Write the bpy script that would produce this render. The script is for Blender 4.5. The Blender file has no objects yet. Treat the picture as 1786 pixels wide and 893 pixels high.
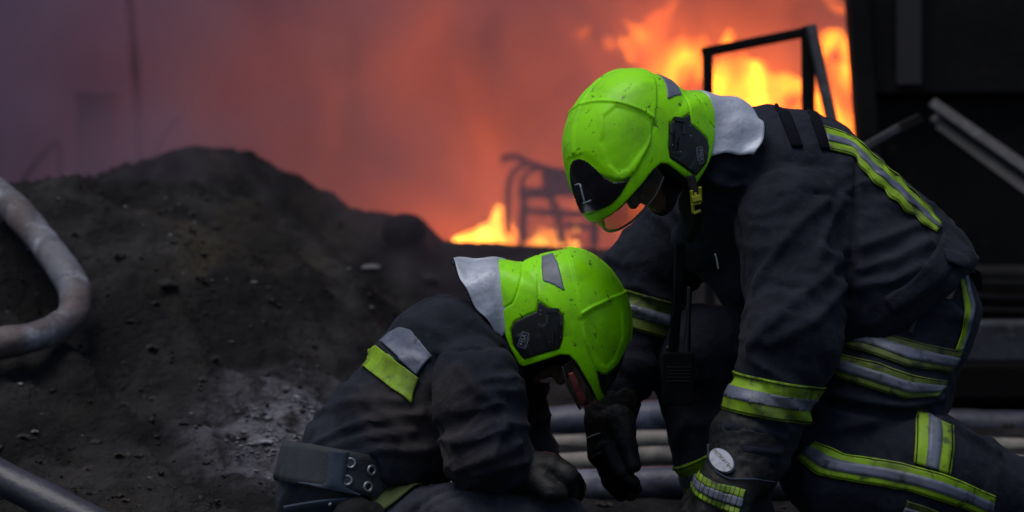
import bpy, bmesh, math, random
import numpy as np
from mathutils import Vector, Matrix
from mathutils.bvhtree import BVHTree

# ------------------------------------------------------------------ camera, world, sun, exposure
SC = bpy.context.scene
COL = SC.collection
CAM_Z, PITCH, FPX = 0.68, math.radians(1.0), 3473.0
cam = bpy.data.cameras.new("camera")
cam.lens, cam.sensor_width, cam.clip_end, cam.clip_start = 70.0, 36.0, 1000.0, 0.05
cam.dof.use_dof = True
cam.dof.focus_distance = 4.0
cam.dof.aperture_fstop = 2.8
camo = bpy.data.objects.new("camera", cam)
camo.location = (0, 0, CAM_Z)
camo.rotation_euler = (math.pi / 2 - PITCH, 0, 0)
COL.objects.link(camo)
SC.camera = camo

SUN_EL, SUN_AZ = math.radians(72), math.radians(235)     # behind the camera, to its left
world = bpy.data.worlds.new("World")
SC.world = world
world.use_nodes = True
wn = world.node_tree.nodes
sky = wn.new("ShaderNodeTexSky")
sky.sky_type = 'NISHITA'
sky.sun_disc = False
sky.sun_elevation = SUN_EL
sky.sun_rotation = SUN_AZ
sky.dust_density = 2.0
world.node_tree.links.new(sky.outputs[0], wn["Background"].inputs[0])
wn["Background"].inputs[1].default_value = 0.065
sl = bpy.data.lights.new("sun", 'SUN')
sl.energy = 1.25
sl.angle = math.radians(45)
sl.color = (1.0, 0.97, 0.95)
so = bpy.data.objects.new("sun", sl)
_d = Vector((math.sin(SUN_AZ) * math.cos(SUN_EL), math.cos(SUN_AZ) * math.cos(SUN_EL), math.sin(SUN_EL)))
so.rotation_euler = _d.to_track_quat('Z', 'Y').to_euler()
so.location = (-3, -6, 6)
COL.objects.link(so)
SC.view_settings.view_transform = 'Standard'
SC.view_settings.look = 'None'
SC.view_settings.gamma = 1
SC.view_settings.exposure = 0.2
SC.cycles.volume_step_rate = 1.0
SC.cycles.volume_bounces = 1
SC.cycles.max_bounces = 6

# ------------------------------------------------------------------ coordinates
FWD = np.array([0, math.cos(PITCH), -math.sin(PITCH)])
UPV = np.array([0, math.sin(PITCH), math.cos(PITCH)])
CAMP = np.array([0, 0, CAM_Z])


def W(px, py, d):
    return CAMP + d * FWD + (px - 893) / FPX * d * np.array([1., 0, 0]) - (py - 446.5) / FPX * d * UPV


def zat(py, d):
    return CAM_Z + d * FWD[2] - (np.asarray(py) - 446.5) / FPX * d * UPV[2]


# ------------------------------------------------------------------ noise and signed-distance sculpting
def _hash(ix, iy, iz, seed):
    h = (ix.astype(np.uint32) * np.uint32(374761393) + iy.astype(np.uint32) * np.uint32(668265263)
         + iz.astype(np.uint32) * np.uint32(2147483647) + np.uint32(seed * 144665 + 13))
    h = (h ^ (h >> np.uint32(13))) * np.uint32(1274126177)
    h = h ^ (h >> np.uint32(16))
    return (h & np.uint32(0xffff)).astype(np.float32) / 65535.0


def vnoise(p, seed=0):
    p = np.asarray(p, np.float32)
    i = np.floor(p).astype(np.int64)
    f = p - i
    f = f * f * f * (f * (f * 6 - 15) + 10)
    r = 0
    for dx in (0, 1):
        for dy in (0, 1):
            for dz in (0, 1):
                w = (f[:, 0] if dx else 1 - f[:, 0]) * (f[:, 1] if dy else 1 - f[:, 1]) * (f[:, 2] if dz else 1 - f[:, 2])
                r = r + w * _hash(i[:, 0] + dx, i[:, 1] + dy, i[:, 2] + dz, seed)
    return r


def fbm(p, octs=4, seed=0, gain=.5):
    p = np.asarray(p, np.float32)
    a, s, t = 1., 0, 0
    for k in range(octs):
        s = s + a * vnoise(p * (2.03 ** k) + 17.3 * k, seed + k)
        t += a
        a *= gain
    return s / t


def sstep(a, b, x):
    t = np.clip((x - a) / (b - a), 0, 1)
    return t * t * (3 - 2 * t)


def smin(a, b, k):
    h = np.clip(.5 + .5 * (b - a) / k, 0, 1)
    return b * (1 - h) + a * h - k * h * (1 - h)


class Cap:                                              # a tapered capsule
    def __init__(s, a, ra, b, rb, fold=None):
        s.a, s.b, s.ra, s.rb, s.fold = np.array(a, float), np.array(b, float), ra, rb, fold

    def param(s, p):
        d = s.b - s.a
        return np.clip(((p - s.a) @ d) / max(d @ d, 1e-12), 0, 1)

    def __call__(s, p):
        t = s.param(p)
        q = p - s.a - t[:, None] * (s.b - s.a)
        return np.sqrt((q * q).sum(1)) - (s.ra + t * (s.rb - s.ra))


def C(p1, d1, r1, p2, d2, r2, fold=None):               # capsule from photo positions at given distances, radii in photo pixels
    return Cap(W(p1[0], p1[1], d1), r1 * d1 / FPX, W(p2[0], p2[1], d2), r2 * d2 / FPX, fold)


def union(prims, k):
    def f(p):
        r = prims[0](p)
        for q in prims[1:]:
            r = smin(r, q(p), k)
        return r
    return f


def polygonise(fn, lo, hi, h):
    """surface nets on a grid, refined only near the surface"""
    lo, hi = np.array(lo, float), np.array(hi, float)
    B = 4
    nb = np.ceil((hi - lo) / (h * B)).astype(int) + 1
    n = nb * B
    cc = [lo[k] + (np.arange(nb[k]) * B + (B - 1) / 2) * h for k in range(3)]
    P = np.stack(np.meshgrid(*cc, indexing='ij'), -1).reshape(-1, 3)
    fc = np.concatenate([fn(P[i:i + 400000]) for i in range(0, len(P), 400000)])
    act = np.abs(fc) < h * B * 1.6
    F = np.repeat(np.repeat(np.repeat(fc.reshape(nb), B, 0), B, 1), B, 2).astype(np.float32)
    ids = np.argwhere(act.reshape(nb)) * B
    off = np.stack(np.meshgrid(*[np.arange(B)] * 3, indexing='ij'), -1).reshape(-1, 3)
    for s in range(0, len(ids), 6000):
        G = (ids[s:s + 6000, None, :] + off[None]).reshape(-1, 3)
        F[G[:, 0], G[:, 1], G[:, 2]] = fn(lo + G * h)
    S = F < 0
    cnt = np.zeros(n - 1, np.int8)
    for dx in (0, 1):
        for dy in (0, 1):
            for dz in (0, 1):
                cnt += S[dx:n[0] - 1 + dx, dy:n[1] - 1 + dy, dz:n[2] - 1 + dz]
    mask = (cnt > 0) & (cnt < 8)
    I = np.argwhere(mask)
    acc = np.zeros((len(I), 3))
    num = np.zeros(len(I))
    cor = [(a, b, c) for a in (0, 1) for b in (0, 1) for c in (0, 1)]
    val = {c: F[I[:, 0] + c[0], I[:, 1] + c[1], I[:, 2] + c[2]] for c in cor}
    for c in cor:
        for ax in range(3):
            if c[ax] == 0:
                e = list(c)
                e[ax] = 1
                f0, f1 = val[c], val[tuple(e)]
                cr = (f0 < 0) != (f1 < 0)
                t = np.where(cr, f0 / np.where(cr, f0 - f1, 1), 0)
                pt = np.tile(np.array(c, float), (len(I), 1))
                pt[:, ax] = t
                acc += pt * cr[:, None]
                num += cr
    V = lo + (I + acc / num[:, None]) * h
    idx = np.full(n - 1, -1, np.int64)
    idx[mask] = np.arange(len(I))
    faces = []
    for ax in range(3):
        u, w = (ax + 1) % 3, (ax + 2) % 3
        s0 = [slice(1, n[k] - 1) for k in range(3)]
        s1 = list(s0)
        s0[ax] = slice(0, n[ax] - 1)
        s1[ax] = slice(1, n[ax])
        a, b = S[tuple(s0)], S[tuple(s1)]
        E = np.argwhere(a != b)
        if len(E) == 0:
            continue
        flip = a[E[:, 0], E[:, 1], E[:, 2]]
        base = E.copy()
        base[:, u] += 1
        base[:, w] += 1
        q = []
        for du, dw in ((-1, -1), (0, -1), (0, 0), (-1, 0)):
            g = base.copy()
            g[:, u] += du
            g[:, w] += dw
            q.append(idx[g[:, 0], g[:, 1], g[:, 2]])
        q = np.stack(q, 1)
        q[~flip] = q[~flip][:, ::-1]
        faces.append(q)
    Fq = np.concatenate(faces)
    Fq = Fq[(Fq >= 0).all(1)]
    return V, Fq


def normals(V, F):
    n = np.cross(V[F[:, 2]] - V[F[:, 0]], V[F[:, 3]] - V[F[:, 1]])
    N = np.zeros_like(V)
    for k in range(4):
        np.add.at(N, F[:, k], n)
    return N / (np.linalg.norm(N, axis=1)[:, None] + 1e-12)


def relax(V, F, it=1, lam=.5):
    for _ in range(it):
        A = np.zeros_like(V)
        c = np.zeros(len(V))
        for k in range(4):
            for j in (1, 3):
                np.add.at(A, F[:, k], V[F[:, (k + j) % 4]])
                np.add.at(c, F[:, k], 1)
        V = V + lam * (A / np.maximum(c, 1)[:, None] - V)
    return V


def bbox(prims, pad=.02):
    lo = np.min([np.minimum(q.a - q.ra, q.b - q.rb) for q in prims], 0) - pad
    hi = np.max([np.maximum(q.a + q.ra, q.b + q.rb) for q in prims], 0) + pad
    return lo, hi


# ------------------------------------------------------------------ objects
def tag(o, label=None, cat=None, group=None, kind=None):
    if label:
        o['label'] = label
    if cat:
        o['category'] = cat
    if group:
        o['group'] = group
    if kind:
        o['kind'] = kind
    return o


def empty(name, loc):
    o = bpy.data.objects.new(name, None)
    o.location = loc
    o.empty_display_size = .1
    COL.objects.link(o)
    return o


def obj(name, V, F, mats, parent=None, smooth=True, mi=None):
    me = bpy.data.meshes.new(name)
    me.from_pydata(np.asarray(V, float).tolist(), [], [list(map(int, f)) for f in F])
    for m in (mats if isinstance(mats, (list, tuple)) else [mats]):
        me.materials.append(m)
    if smooth:
        me.polygons.foreach_set("use_smooth", [True] * len(me.polygons))
    if mi is not None:
        me.polygons.foreach_set("material_index", list(map(int, mi)))
    o = bpy.data.objects.new(name, me)
    COL.objects.link(o)
    if parent is not None:
        o.parent = parent
        if parent.type == 'EMPTY' and parent.parent is None and parent.get('worldly'):
            o.location = -Vector(parent.location)
    return o


def root(name, loc, label, cat, group=None):            # thing whose parts are given in world coordinates
    e = empty(name, loc)
    e['worldly'] = 1
    return tag(e, label, cat, group)


def tube(path, rad, seg=16, squash=1.0, cap=True, nz=0.0, seed=0, res=None):
    P = np.array(path, float)
    if res:
        t = np.linspace(0, len(P) - 1, res)
        k = np.clip(t.astype(int), 0, len(P) - 2)
        f = (t - k)[:, None]
        p0, p1, p2, p3 = P[np.maximum(k - 1, 0)], P[k], P[k + 1], P[np.minimum(k + 2, len(P) - 1)]
        if np.ndim(rad):
            rad = np.interp(t, np.arange(len(P)), rad)
        P = .5 * (2 * p1 + (p2 - p0) * f + (2 * p0 - 5 * p1 + 4 * p2 - p3) * f ** 2 + (3 * p1 - p0 - 3 * p2 + p3) * f ** 3)
    n = len(P)
    rad = np.broadcast_to(rad, (n,))
    T = np.gradient(P, axis=0)
    T /= np.linalg.norm(T, axis=1)[:, None]
    up = np.array([0, 0, 1.]) if abs(T[0][2]) < .9 else np.array([0, 1., 0])
    V = []
    for i in range(n):
        a = np.cross(T[i], up)
        a /= np.linalg.norm(a)
        b = np.cross(a, T[i])
        th = np.arange(seg) * 2 * math.pi / seg
        V.append(P[i] + rad[i] * (np.cos(th)[:, None] * a + squash * np.sin(th)[:, None] * b))
    V = np.concatenate(V)
    if nz:
        ctr = np.repeat(P, seg, 0)
        dv = V - ctr
        V = ctr + dv * (1 + nz * (fbm(V * 14, 3, seed)[:, None] - .5) * 2)
    F = []
    for i in range(n - 1):
        for j in range(seg):
            k = (j + 1) % seg
            F.append((i * seg + j, i * seg + k, (i + 1) * seg + k, (i + 1) * seg + j))
    if cap:
        F.append(tuple(range(seg))[::-1])
        F.append(tuple((n - 1) * seg + j for j in range(seg)))
    return V, F


def join(parts):
    V, F, o = [], [], 0
    for v, f in parts:
        V.append(np.asarray(v, float))
        F += [tuple(int(i) + o for i in q) for q in f]
        o += len(v)
    return np.concatenate(V), F


def box(c, s, rot=None):
    s = np.array(s) / 2
    v = np.array([(x, y, z) for x in (-1, 1) for y in (-1, 1) for z in (-1, 1)], float) * s
    if rot is not None:
        v = v @ np.array(rot.to_matrix() if hasattr(rot, 'to_matrix') else rot).T
    f = [(0, 1, 3, 2), (4, 6, 7, 5), (0, 4, 5, 1), (2, 3, 7, 6), (0, 2, 6, 4), (1, 5, 7, 3)]
    return v + np.array(c), f


def bar(a, b, w, h, up=(0, -1, 0)):                     # a box beam between two points
    a, b = np.array(a, float), np.array(b, float)
    t = b - a
    L = np.linalg.norm(t)
    t /= L
    u = np.array(up, float)
    u -= t * (u @ t)
    u /= np.linalg.norm(u)
    s = np.cross(t, u)
    R = np.stack([t, s, u], 1)
    return box((a + b) / 2, (L, w, h), R)


def bevel(o, w=.004, seg=2):
    m = o.modifiers.new("bevel", 'BEVEL')
    m.width = w
    m.segments = seg
    m.limit_method = 'ANGLE'
    return o


def solid(o, t, off=-1):
    m = o.modifiers.new("solidify", 'SOLIDIFY')
    m.thickness = t
    m.offset = off
    return o


# ------------------------------------------------------------------ materials
def ramp(nt, fac, stops):
    r = nt.nodes.new("ShaderNodeValToRGB")
    e = r.color_ramp.elements
    while len(e) < len(stops):
        e.new(.5)
    for x, (p, c) in zip(e, stops):
        x.position = p
        x.color = (*c, 1) if len(c) == 3 else c
    nt.links.new(fac, r.inputs[0])
    return r.outputs[0]


def noise(nt, vec, scale, detail=4, rough=.55, dist=0):
    n = nt.nodes.new("ShaderNodeTexNoise")
    n.inputs["Scale"].default_value = scale
    n.inputs["Detail"].default_value = detail
    n.inputs["Roughness"].default_value = rough
    n.inputs["Distortion"].default_value = dist
    nt.links.new(vec, n.inputs["Vector"])
    return n.outputs["Fac"]


def mix(nt, f, a, b, mode='MIX'):
    m = nt.nodes.new("ShaderNodeMix")
    m.data_type = 'RGBA'
    m.blend_type = mode
    for s, v in ((0, f), (6, a), (7, b)):
        if hasattr(v, 'links'):
            nt.links.new(v, m.inputs[s])
        else:
            m.inputs[s].default_value = (*v, 1) if isinstance(v, tuple) and len(v) == 3 else v
    return m.outputs[2]


def mat(name, base, rough=.7, layers=(), bumps=(), metal=0, coat=0, spec=.5, sheen=0, rough_var=0):
    """layers: (colour, noise scale, lo, hi, strength, stretch); bumps: (scale, distance, detail)"""
    m = bpy.data.materials.new(name)
    m.use_nodes = True
    nt = m.node_tree
    b = nt.nodes["Principled BSDF"]
    tc = nt.nodes.new("ShaderNodeTexCoord").outputs["Object"]
    col = None
    for L in layers:
        c, sc, lo, hi, st = L[:5]
        v = tc
        if len(L) > 5:
            mp = nt.nodes.new("ShaderNodeMapping")
            mp.inputs["Scale"].default_value = L[5]
            nt.links.new(tc, mp.inputs[0])
            v = mp.outputs[0]
        n = noise(nt, v, sc, 5, .6, .3)
        k = ramp(nt, n, [(lo, (0, 0, 0)), (hi, (st, st, st))])
        col = mix(nt, k, col if col is not None else base, c)
    if col is not None:
        nt.links.new(col, b.inputs["Base Color"])
    else:
        b.inputs["Base Color"].default_value = (*base, 1)
    b.inputs["Roughness"].default_value = rough
    if rough_var:
        n = noise(nt, tc, 30, 4)
        k = ramp(nt, n, [(.3, (rough - rough_var,) * 3), (.7, (min(1, rough + rough_var),) * 3)])
        nt.links.new(k, b.inputs["Roughness"])
    b.inputs["Metallic"].default_value = metal
    b.inputs["Specular IOR Level"].default_value = spec
    b.inputs["Coat Weight"].default_value = coat
    b.inputs["Coat Roughness"].default_value = .2
    if sheen:
        b.inputs["Sheen Weight"].default_value = sheen
        b.inputs["Sheen Roughness"].default_value = .5
    prev = None
    for sc, di, de in bumps:
        bp = nt.nodes.new("ShaderNodeBump")
        bp.inputs["Distance"].default_value = di
        bp.inputs["Strength"].default_value = 1
        nt.links.new(noise(nt, tc, sc, de), bp.inputs["Height"])
        if prev is not None:
            nt.links.new(prev, bp.inputs["Normal"])
        prev = bp.outputs[0]
    if prev is not None:
        nt.links.new(prev, b.inputs["Normal"])
    return m


M = {}
M['lime'] = mat("lime_paint", (.33, .96, .001), .42,
                [((.02, .03, .01), 38, .63, .70, .9, (1, 1, 2.4)), ((.13, .34, .02), 9, .48, .72, .7), ((.05, .07, .02), 3.5, .60, .78, .55),
                 ((.05, .08, .02), 70, .65, .72, .8)], [(160, .0002, 3)], coat=.05, rough_var=.12, spec=.25)
M['black_plastic'] = mat("black_plastic", (.012, .013, .016), .45, [((.05, .05, .055), 40, .55, .75, .6)], [(200, .0003, 3)])
M['gloss_black'] = mat("gloss_black", (.008, .008, .011), .16, [((.03, .03, .035), 30, .6, .7, .5)], coat=.5)
M['sticker'] = mat("grey_reflective_sticker", (.16, .18, .24), .45, [((.07, .08, .1), 30, .45, .65, .7)], [(300, .0003, 2)])
M['white_mark'] = mat("white_mark", (.36, .38, .46), .5, [((.2, .2, .22), 90, .5, .6, .6)])
M['foil'] = mat("aluminised_cloth", (.52, .56, .66), .45, [((.25, .27, .33), 14, .4, .7, .8), ((.16, .17, .21), 40, .6, .72, .5)],
                [(16, .006, 3), (60, .0015, 3)], metal=.12)
M['navy'] = mat("navy_turnout_cloth", (.0085, .0105, .021), .85, [((.020, .022, .036), 7, .45, .7, .9), ((.036, .038, .052), 60, .58, .74, .5),  ((.026, .023, .022), 4, .62, .8, .6),
                ((.006, .006, .009), 18, .5, .7, .5)], [(45, .0035, 4), (420, .0008, 2)], sheen=.03, spec=.2)
M['sooty'] = mat("sooty_turnout_cloth", (.0095, .0115, .021), .88, [((.021, .023, .036), 7, .45, .7, .9), ((.038, .039, .052), 60, .58, .74, .5),  ((.046, .038, .036), 2.6, .56, .72, .8),
                 ((.007, .007, .009), 16, .52, .7, .6)], [(45, .0035, 4), (420, .0008, 2)], sheen=.03, spec=.2)
M['belt'] = mat("grey_webbing", (.035, .04, .046), .8, [((.06, .062, .065), 22, .45, .7, .6), ((.01, .01, .012), 9, .55, .7, .6)],
                [(300, .001, 2)], spec=.3)
M['strap'] = mat("blue_grey_strap", (.04, .055, .085), .75, [((.02, .025, .035), 18, .45, .7, .6)], [(350, .0008, 2)], spec=.3)
M['black_cloth'] = mat("black_cloth", (.007, .007, .008), .85, [((.016, .016, .018), 14, .45, .7, .8)], [(60, .0015, 4)], spec=.25)
M['glove'] = mat("black_glove_leather", (.006, .006, .007), .65, [((.014, .0135, .013), 25, .45, .7, .8)], [(60, .0015, 4), (260, .0006, 2)], spec=.35)
M['dark_strip'] = mat("dark_navy_strip", (.0035, .004, .008), .9, [((.006, .0065, .012), 20, .4, .7, .8)], [(300, .0006, 2)], spec=.1)
M['stitch'] = mat("dark_stitching", (.012, .014, .006), .9, (), (), spec=.1)
M['denim'] = mat("worn_blue_grey_cloth", (.030, .032, .046), .88, [((.055, .056, .072), 9, .45, .7, .8), ((.012, .012, .016), 14, .5, .7, .8)], [(45, .003, 4), (420, .0008, 2)], spec=.2)
M['olive'] = mat("muted_olive_tape", (.085, .11, .035), .75, [((.04, .05, .02), 9, .45, .65, .8)], [(60, .002, 3)], spec=.2)
M['yellow'] = mat("fluorescent_yellow_tape", (.26, .46, .003), .65, [((.08, .12, .008), 12, .45, .68, .8), ((.02, .025, .01), 34, .55, .66, .85), ((.07, .09, .02), 5, .5, .7, .6)],
                  [(60, .001, 3)])
M['yellow_dirty'] = mat("dirty_yellow_tape", (.12, .17, .012), .65, [((.04, .055, .01), 10, .4, .62, .9), ((.012, .014, .01), 28, .52, .66, .9)],
                        [(60, .001, 3)])
M['silver'] = mat("silver_reflective_tape", (.145, .165, .225), .5, [((.07, .083, .115), 12, .45, .66, .8), ((.03, .033, .04), 34, .54, .66, .85), ((.07, .075, .09), 5, .5, .7, .6)],
                  [(60, .001, 3), (380, .0003, 2)], metal=.1)
M['skin'] = mat("skin", (.16, .085, .062), .55, [((.06, .035, .028), 28, .42, .66, .8), ((.25, .12, .09), 16, .5, .7, .5)], [(220, .0005, 3)])
M['hair'] = mat("dark_hair", (.012, .009, .007), .6, (), [(200, .002, 2)])
M['visor_lip'] = mat("visor_edge_plastic", (.10, .10, .095), .2, (), (), spec=.6)
M['red_reflection'] = mat("painted_fire_reflection", (.42, .09, .08), .35, [((.15, .05, .05), 40, .45, .65, .7)])  # reflection of the fire in the visor, painted as a red colour
M['buckle'] = mat("yellow_plastic", (.33, .34, .01), .4, [((.12, .12, .01), 60, .5, .7, .6)])
M['steel'] = mat("brushed_steel", (.4, .41, .43), .35, [((.12, .12, .13), 70, .5, .7, .6)], metal=.9)
M['thread'] = mat("pale_thread", (.3, .31, .34), .7)
M['soil'] = mat("burnt_soil", (.0105, .0095, .0098), .85, [((.042, .038, .039), 2.6, .45, .64, .95, (1.2, .6, 1)), ((.007, .007, .008), 6, .5, .66, .85),
                ((.050, .041, .027), 1.5, .54, .70, .75, (1.3, .6, 1)), ((.14, .135, .14), 38, .68, .75, .6)],
                [(9, .06, 6), (40, .02, 5), (170, .005, 3)], spec=.14, rough_var=.1)


def ash_stain(m, cx, cy, rx, ry):                       # pale ash trodden into the ground beside the kneeling figure
    nt = m.node_tree
    b = nt.nodes["Principled BSDF"]
    tc = nt.nodes.new("ShaderNodeTexCoord").outputs["Object"]
    mp = nt.nodes.new("ShaderNodeMapping")
    mp.inputs["Location"].default_value = (-cx / rx, -cy / ry, 0)
    mp.inputs["Scale"].default_value = (1 / rx, 1 / ry, 0)
    nt.links.new(tc, mp.inputs[0])
    L = nt.nodes.new("ShaderNodeVectorMath")
    L.operation = 'LENGTH'
    nt.links.new(mp.outputs[0], L.inputs[0])
    fall = ramp(nt, L.outputs["Value"], [(.25, (1, 1, 1)), (1.0, (0, 0, 0))])
    spots = ramp(nt, noise(nt, tc, 11, 6, .65, .4), [(.40, (0, 0, 0)), (.60, (1, 1, 1))])
    k = mix(nt, 1.0, fall, spots, 'MULTIPLY')
    old = b.inputs["Base Color"].links[0].from_socket
    nt.links.new(mix(nt, k, old, (.20, .195, .225)), b.inputs["Base Color"])


ash_stain(M['soil'], -.53, 5.08, .36, .55)
M['clod'] = mat("soil_clod", (.026, .023, .022), .95, [((.06, .054, .048), 9, .45, .7, .8)], [(60, .004, 4)], spec=.2)
M['ash'] = mat("pale_ash", (.20, .20, .22), .9, [((.06, .058, .062), 26, .45, .62, .9), ((.34, .34, .37), 12, .5, .7, .7)], [(70, .006, 4)])
M['hose_grey'] = mat("dirty_grey_hose", (.14, .14, .165), .65, [((.06, .058, .07), 6, .46, .58, .95), ((.34, .36, .44), 9, .54, .64, .9),
                     ((.085, .055, .048), 4, .50, .62, .85), ((.03, .03, .034), 24, .6, .7, .8)], [(24, .006, 4), (400, .0006, 1)])
M['hose_blue'] = mat("dirty_blue_hose", (.06, .063, .10), .45, [((.24, .25, .33), 5, .52, .66, .85), ((.035, .036, .05), 9, .48, .66, .8),
                     ((.14, .11, .12), 14, .6, .72, .6)], [(24, .004, 4), (400, .0006, 1)])
M['hose_dark'] = mat("sooty_dark_hose", (.030, .030, .044), .42, [((.05, .05, .07), 6, .5, .7, .7), ((.01, .01, .012), 14, .5, .7, .8)], [(24, .004, 4)])
M['hose_dull'] = mat("dull_brown_hose", (.06, .05, .045), .75, [((.025, .022, .02), 8, .42, .64, .9)], [(24, .005, 4)])
M['hose_tan'] = mat("dirty_tan_hose", (.20, .18, .155), .7, [((.07, .062, .058), 8, .42, .64, .9), ((.26, .24, .21), 14, .55, .7, .7)],
                    [(24, .005, 4), (400, .0006, 1)])
M['char'] = mat("charred_metal", (.0045, .0042, .0045), .8, [((.011, .010, .011), 3, .45, .7, .9), ((.03, .025, .025), 16, .64, .74, .6)], spec=.2, bumps=
                [(20, .004, 5), (120, .001, 3)])
M['char_grey'] = mat("scorched_grey_metal", (.035, .036, .046), .6, [((.015, .015, .018), 9, .42, .64, .9), ((.13, .13, .15), 20, .58, .72, .6)],
                     [(40, .003, 4)])
M['scorched'] = mat("scorched_dark_metal", (.022, .022, .027), .6, [((.007, .007, .008), 9, .42, .64, .9), ((.06, .058, .06), 18, .6, .74, .6)], [(40, .003, 4)])
M['char_pale'] = mat("paint_burnt_pale", (.02, .017, .021), .75, [((.02, .018, .02), 5, .4, .62, .9)], [(60, .002, 4)])
M['concrete'] = mat("sooty_masonry", (.10, .095, .10), .9, [((.04, .037, .04), 2, .4, .65, .8)], [(30, .01, 4)])


def glass(name):
    m = bpy.data.materials.new(name)
    m.use_nodes = True
    nt = m.node_tree
    b = nt.nodes["Principled BSDF"]
    out = nt.nodes["Material Output"]
    b.inputs["Base Color"].default_value = (.10, .095, .08, 1)
    b.inputs["Roughness"].default_value = .12
    tr = nt.nodes.new("ShaderNodeBsdfTransparent")
    tr.inputs[0].default_value = (.93, .9, .84, 1)
    lw = nt.nodes.new("ShaderNodeLayerWeight")
    lw.inputs[0].default_value = .35
    mx = nt.nodes.new("ShaderNodeMixShader")
    k = ramp(nt, lw.outputs["Facing"], [(0, (.13,) * 3), (1, (.6,) * 3)])
    nt.links.new(k, mx.inputs[0])
    nt.links.new(tr.outputs[0], mx.inputs[1])
    nt.links.new(b.outputs[0], mx.inputs[2])
    nt.links.new(mx.outputs[0], out.inputs[0])
    return m


M['visor'] = glass("clear_visor")

# ------------------------------------------------------------------ the ground
PROF1 = np.array([(-3000, 345), (-300, 340), (0, 338), (100, 338), (180, 332), (250, 345), (330, 354), (450, 400), (560, 455), (640, 520),
                  (720, 600), (800, 690), (880, 722), (4000, 722)], float)
PROF2 = np.array([(-3000, 380), (100, 345), (180, 318), (225, 292), (300, 277), (380, 272), (450, 290), (500, 318), (560, 347), (620, 368),
                  (680, 382), (735, 384), (752, 405), (775, 428), (1000, 436), (1786, 440), (4000, 440)], float)


def ground_z(x, y, detail=True):
    x, y = np.asarray(x, float), np.asarray(y, float)
    px1 = 893 + x / 7.0 * FPX
    px2 = 893 + x / 9.5 * FPX
    z1 = zat(np.interp(px1, PROF1[:, 0], PROF1[:, 1]), 7.0)
    z2 = zat(np.interp(px2, PROF2[:, 0], PROF2[:, 1]), 9.5)
    t = np.clip((y - 4.2) / 2.8, 0, 1)
    n1 = z1 * (t * t * (3 - 2 * t)) * np.where(y > 7, 1 - .6 * sstep(7, 8.1, y), 1)
    t2 = sstep(7.5, 9.5, y)
    far = .37
    n2 = np.where(y > 9.5, z2 + (far - z2) * sstep(9.5, 13, y), z2 * t2)
    H = np.where(y > 9.5, n2, smin(-n1, -n2, .05) * -1)
    H = np.where(y > 40, far, H)
    H = H - .045 * sstep(4.9, 4.3, y)
    H = H + .055 * np.exp(-((x - .75) / .45) ** 2 - ((y - 4.0) / .4) ** 2)
    if detail:
        p = np.stack([x, y, np.zeros_like(x)], -1).reshape(-1, 3)
        r = .06 + .94 * sstep(.25, -.4, x) + .6 * sstep(6.6, 7.6, y)
        r = np.clip(r, 0, 1) * (1 - .75 * sstep(-.9, -.4, x) * sstep(7.5, 8.8, y)) * (1 - .35 * sstep(8.4, 9.3, y))
        skew = np.stack([p[:, 0] * 1.1 + p[:, 1] * .6, p[:, 1] * 1.0 - p[:, 0] * .2, p[:, 2]], -1)
        ac, al_ = (p[:, 0] * 1.26 + p[:, 1]) / 1.6, (p[:, 0] - 1.26 * p[:, 1]) / 1.6
        st = np.stack([ac * 5.0 + .8 * fbm(p * 1.5, 2, 71), al_ * 1.0, p[:, 2]], -1)
        d = .14 * (.5 - np.abs(2 * fbm(st, 3, 73) - 1)) + .18 * (fbm(skew * 2.2, 3, 5) - .5) + .075 * (fbm(p * 8, 3, 11) - .5)
        rid = 1 - np.abs(2 * fbm(skew * 4.5, 2, 21) - 1)
        d = d + .05 * (rid - .6)
        d2 = .030 * (fbm(p * 26, 3, 31) - .5)
        H = H + ((d * .9).reshape(x.shape) * r + d2.reshape(x.shape) * (.35 + .65 * r)) * sstep(60, 14, y)
    return H


xs = np.concatenate([[-400, -150, -60, -25, -12, -7, -5], np.arange(-3.4, 3.4, .02), [5, 7, 12, 25, 60, 150, 400]])
ys = np.concatenate([[-200, -60, -20, -8, -3, 0, 2, 3], np.arange(3.4, 10.2, .02), np.arange(10.3, 14, .15), [16, 19, 24, 30, 45, 80, 200, 500]])
X, Y = np.meshgrid(xs, ys)
Z = ground_z(X, Y)
nx = len(xs)
GV = np.stack([X.ravel(), Y.ravel(), Z.ravel()], 1)
ii = (np.arange(len(ys) - 1)[:, None] * nx + np.arange(nx - 1)[None]).ravel()
GF = np.stack([ii, ii + 1, ii + 1 + nx, ii + nx], 1)
ground = tag(obj("ground", GV, GF, M['soil']), kind='structure')

# loose clods and pale ash flakes lying on it
rng = np.random.default_rng(3)
OCT = np.array([(1, 0, 0), (-1, 0, 0), (0, 1, 0), (0, -1, 0), (0, 0, 1), (0, 0, -1), (.6, .6, .6), (-.6, .6, .6), (.6, -.6, .6), (-.6, -.6, .6)], float)
OCTF = [(0, 2, 6), (2, 4, 6), (4, 0, 6), (2, 1, 7), (1, 4, 7), (4, 2, 7), (0, 4, 8), (4, 3, 8), (3, 0, 8), (1, 3, 9), (3, 4, 9), (4, 1, 9),
        (2, 0, 5), (1, 2, 5), (3, 1, 5), (0, 3, 5)]


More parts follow.
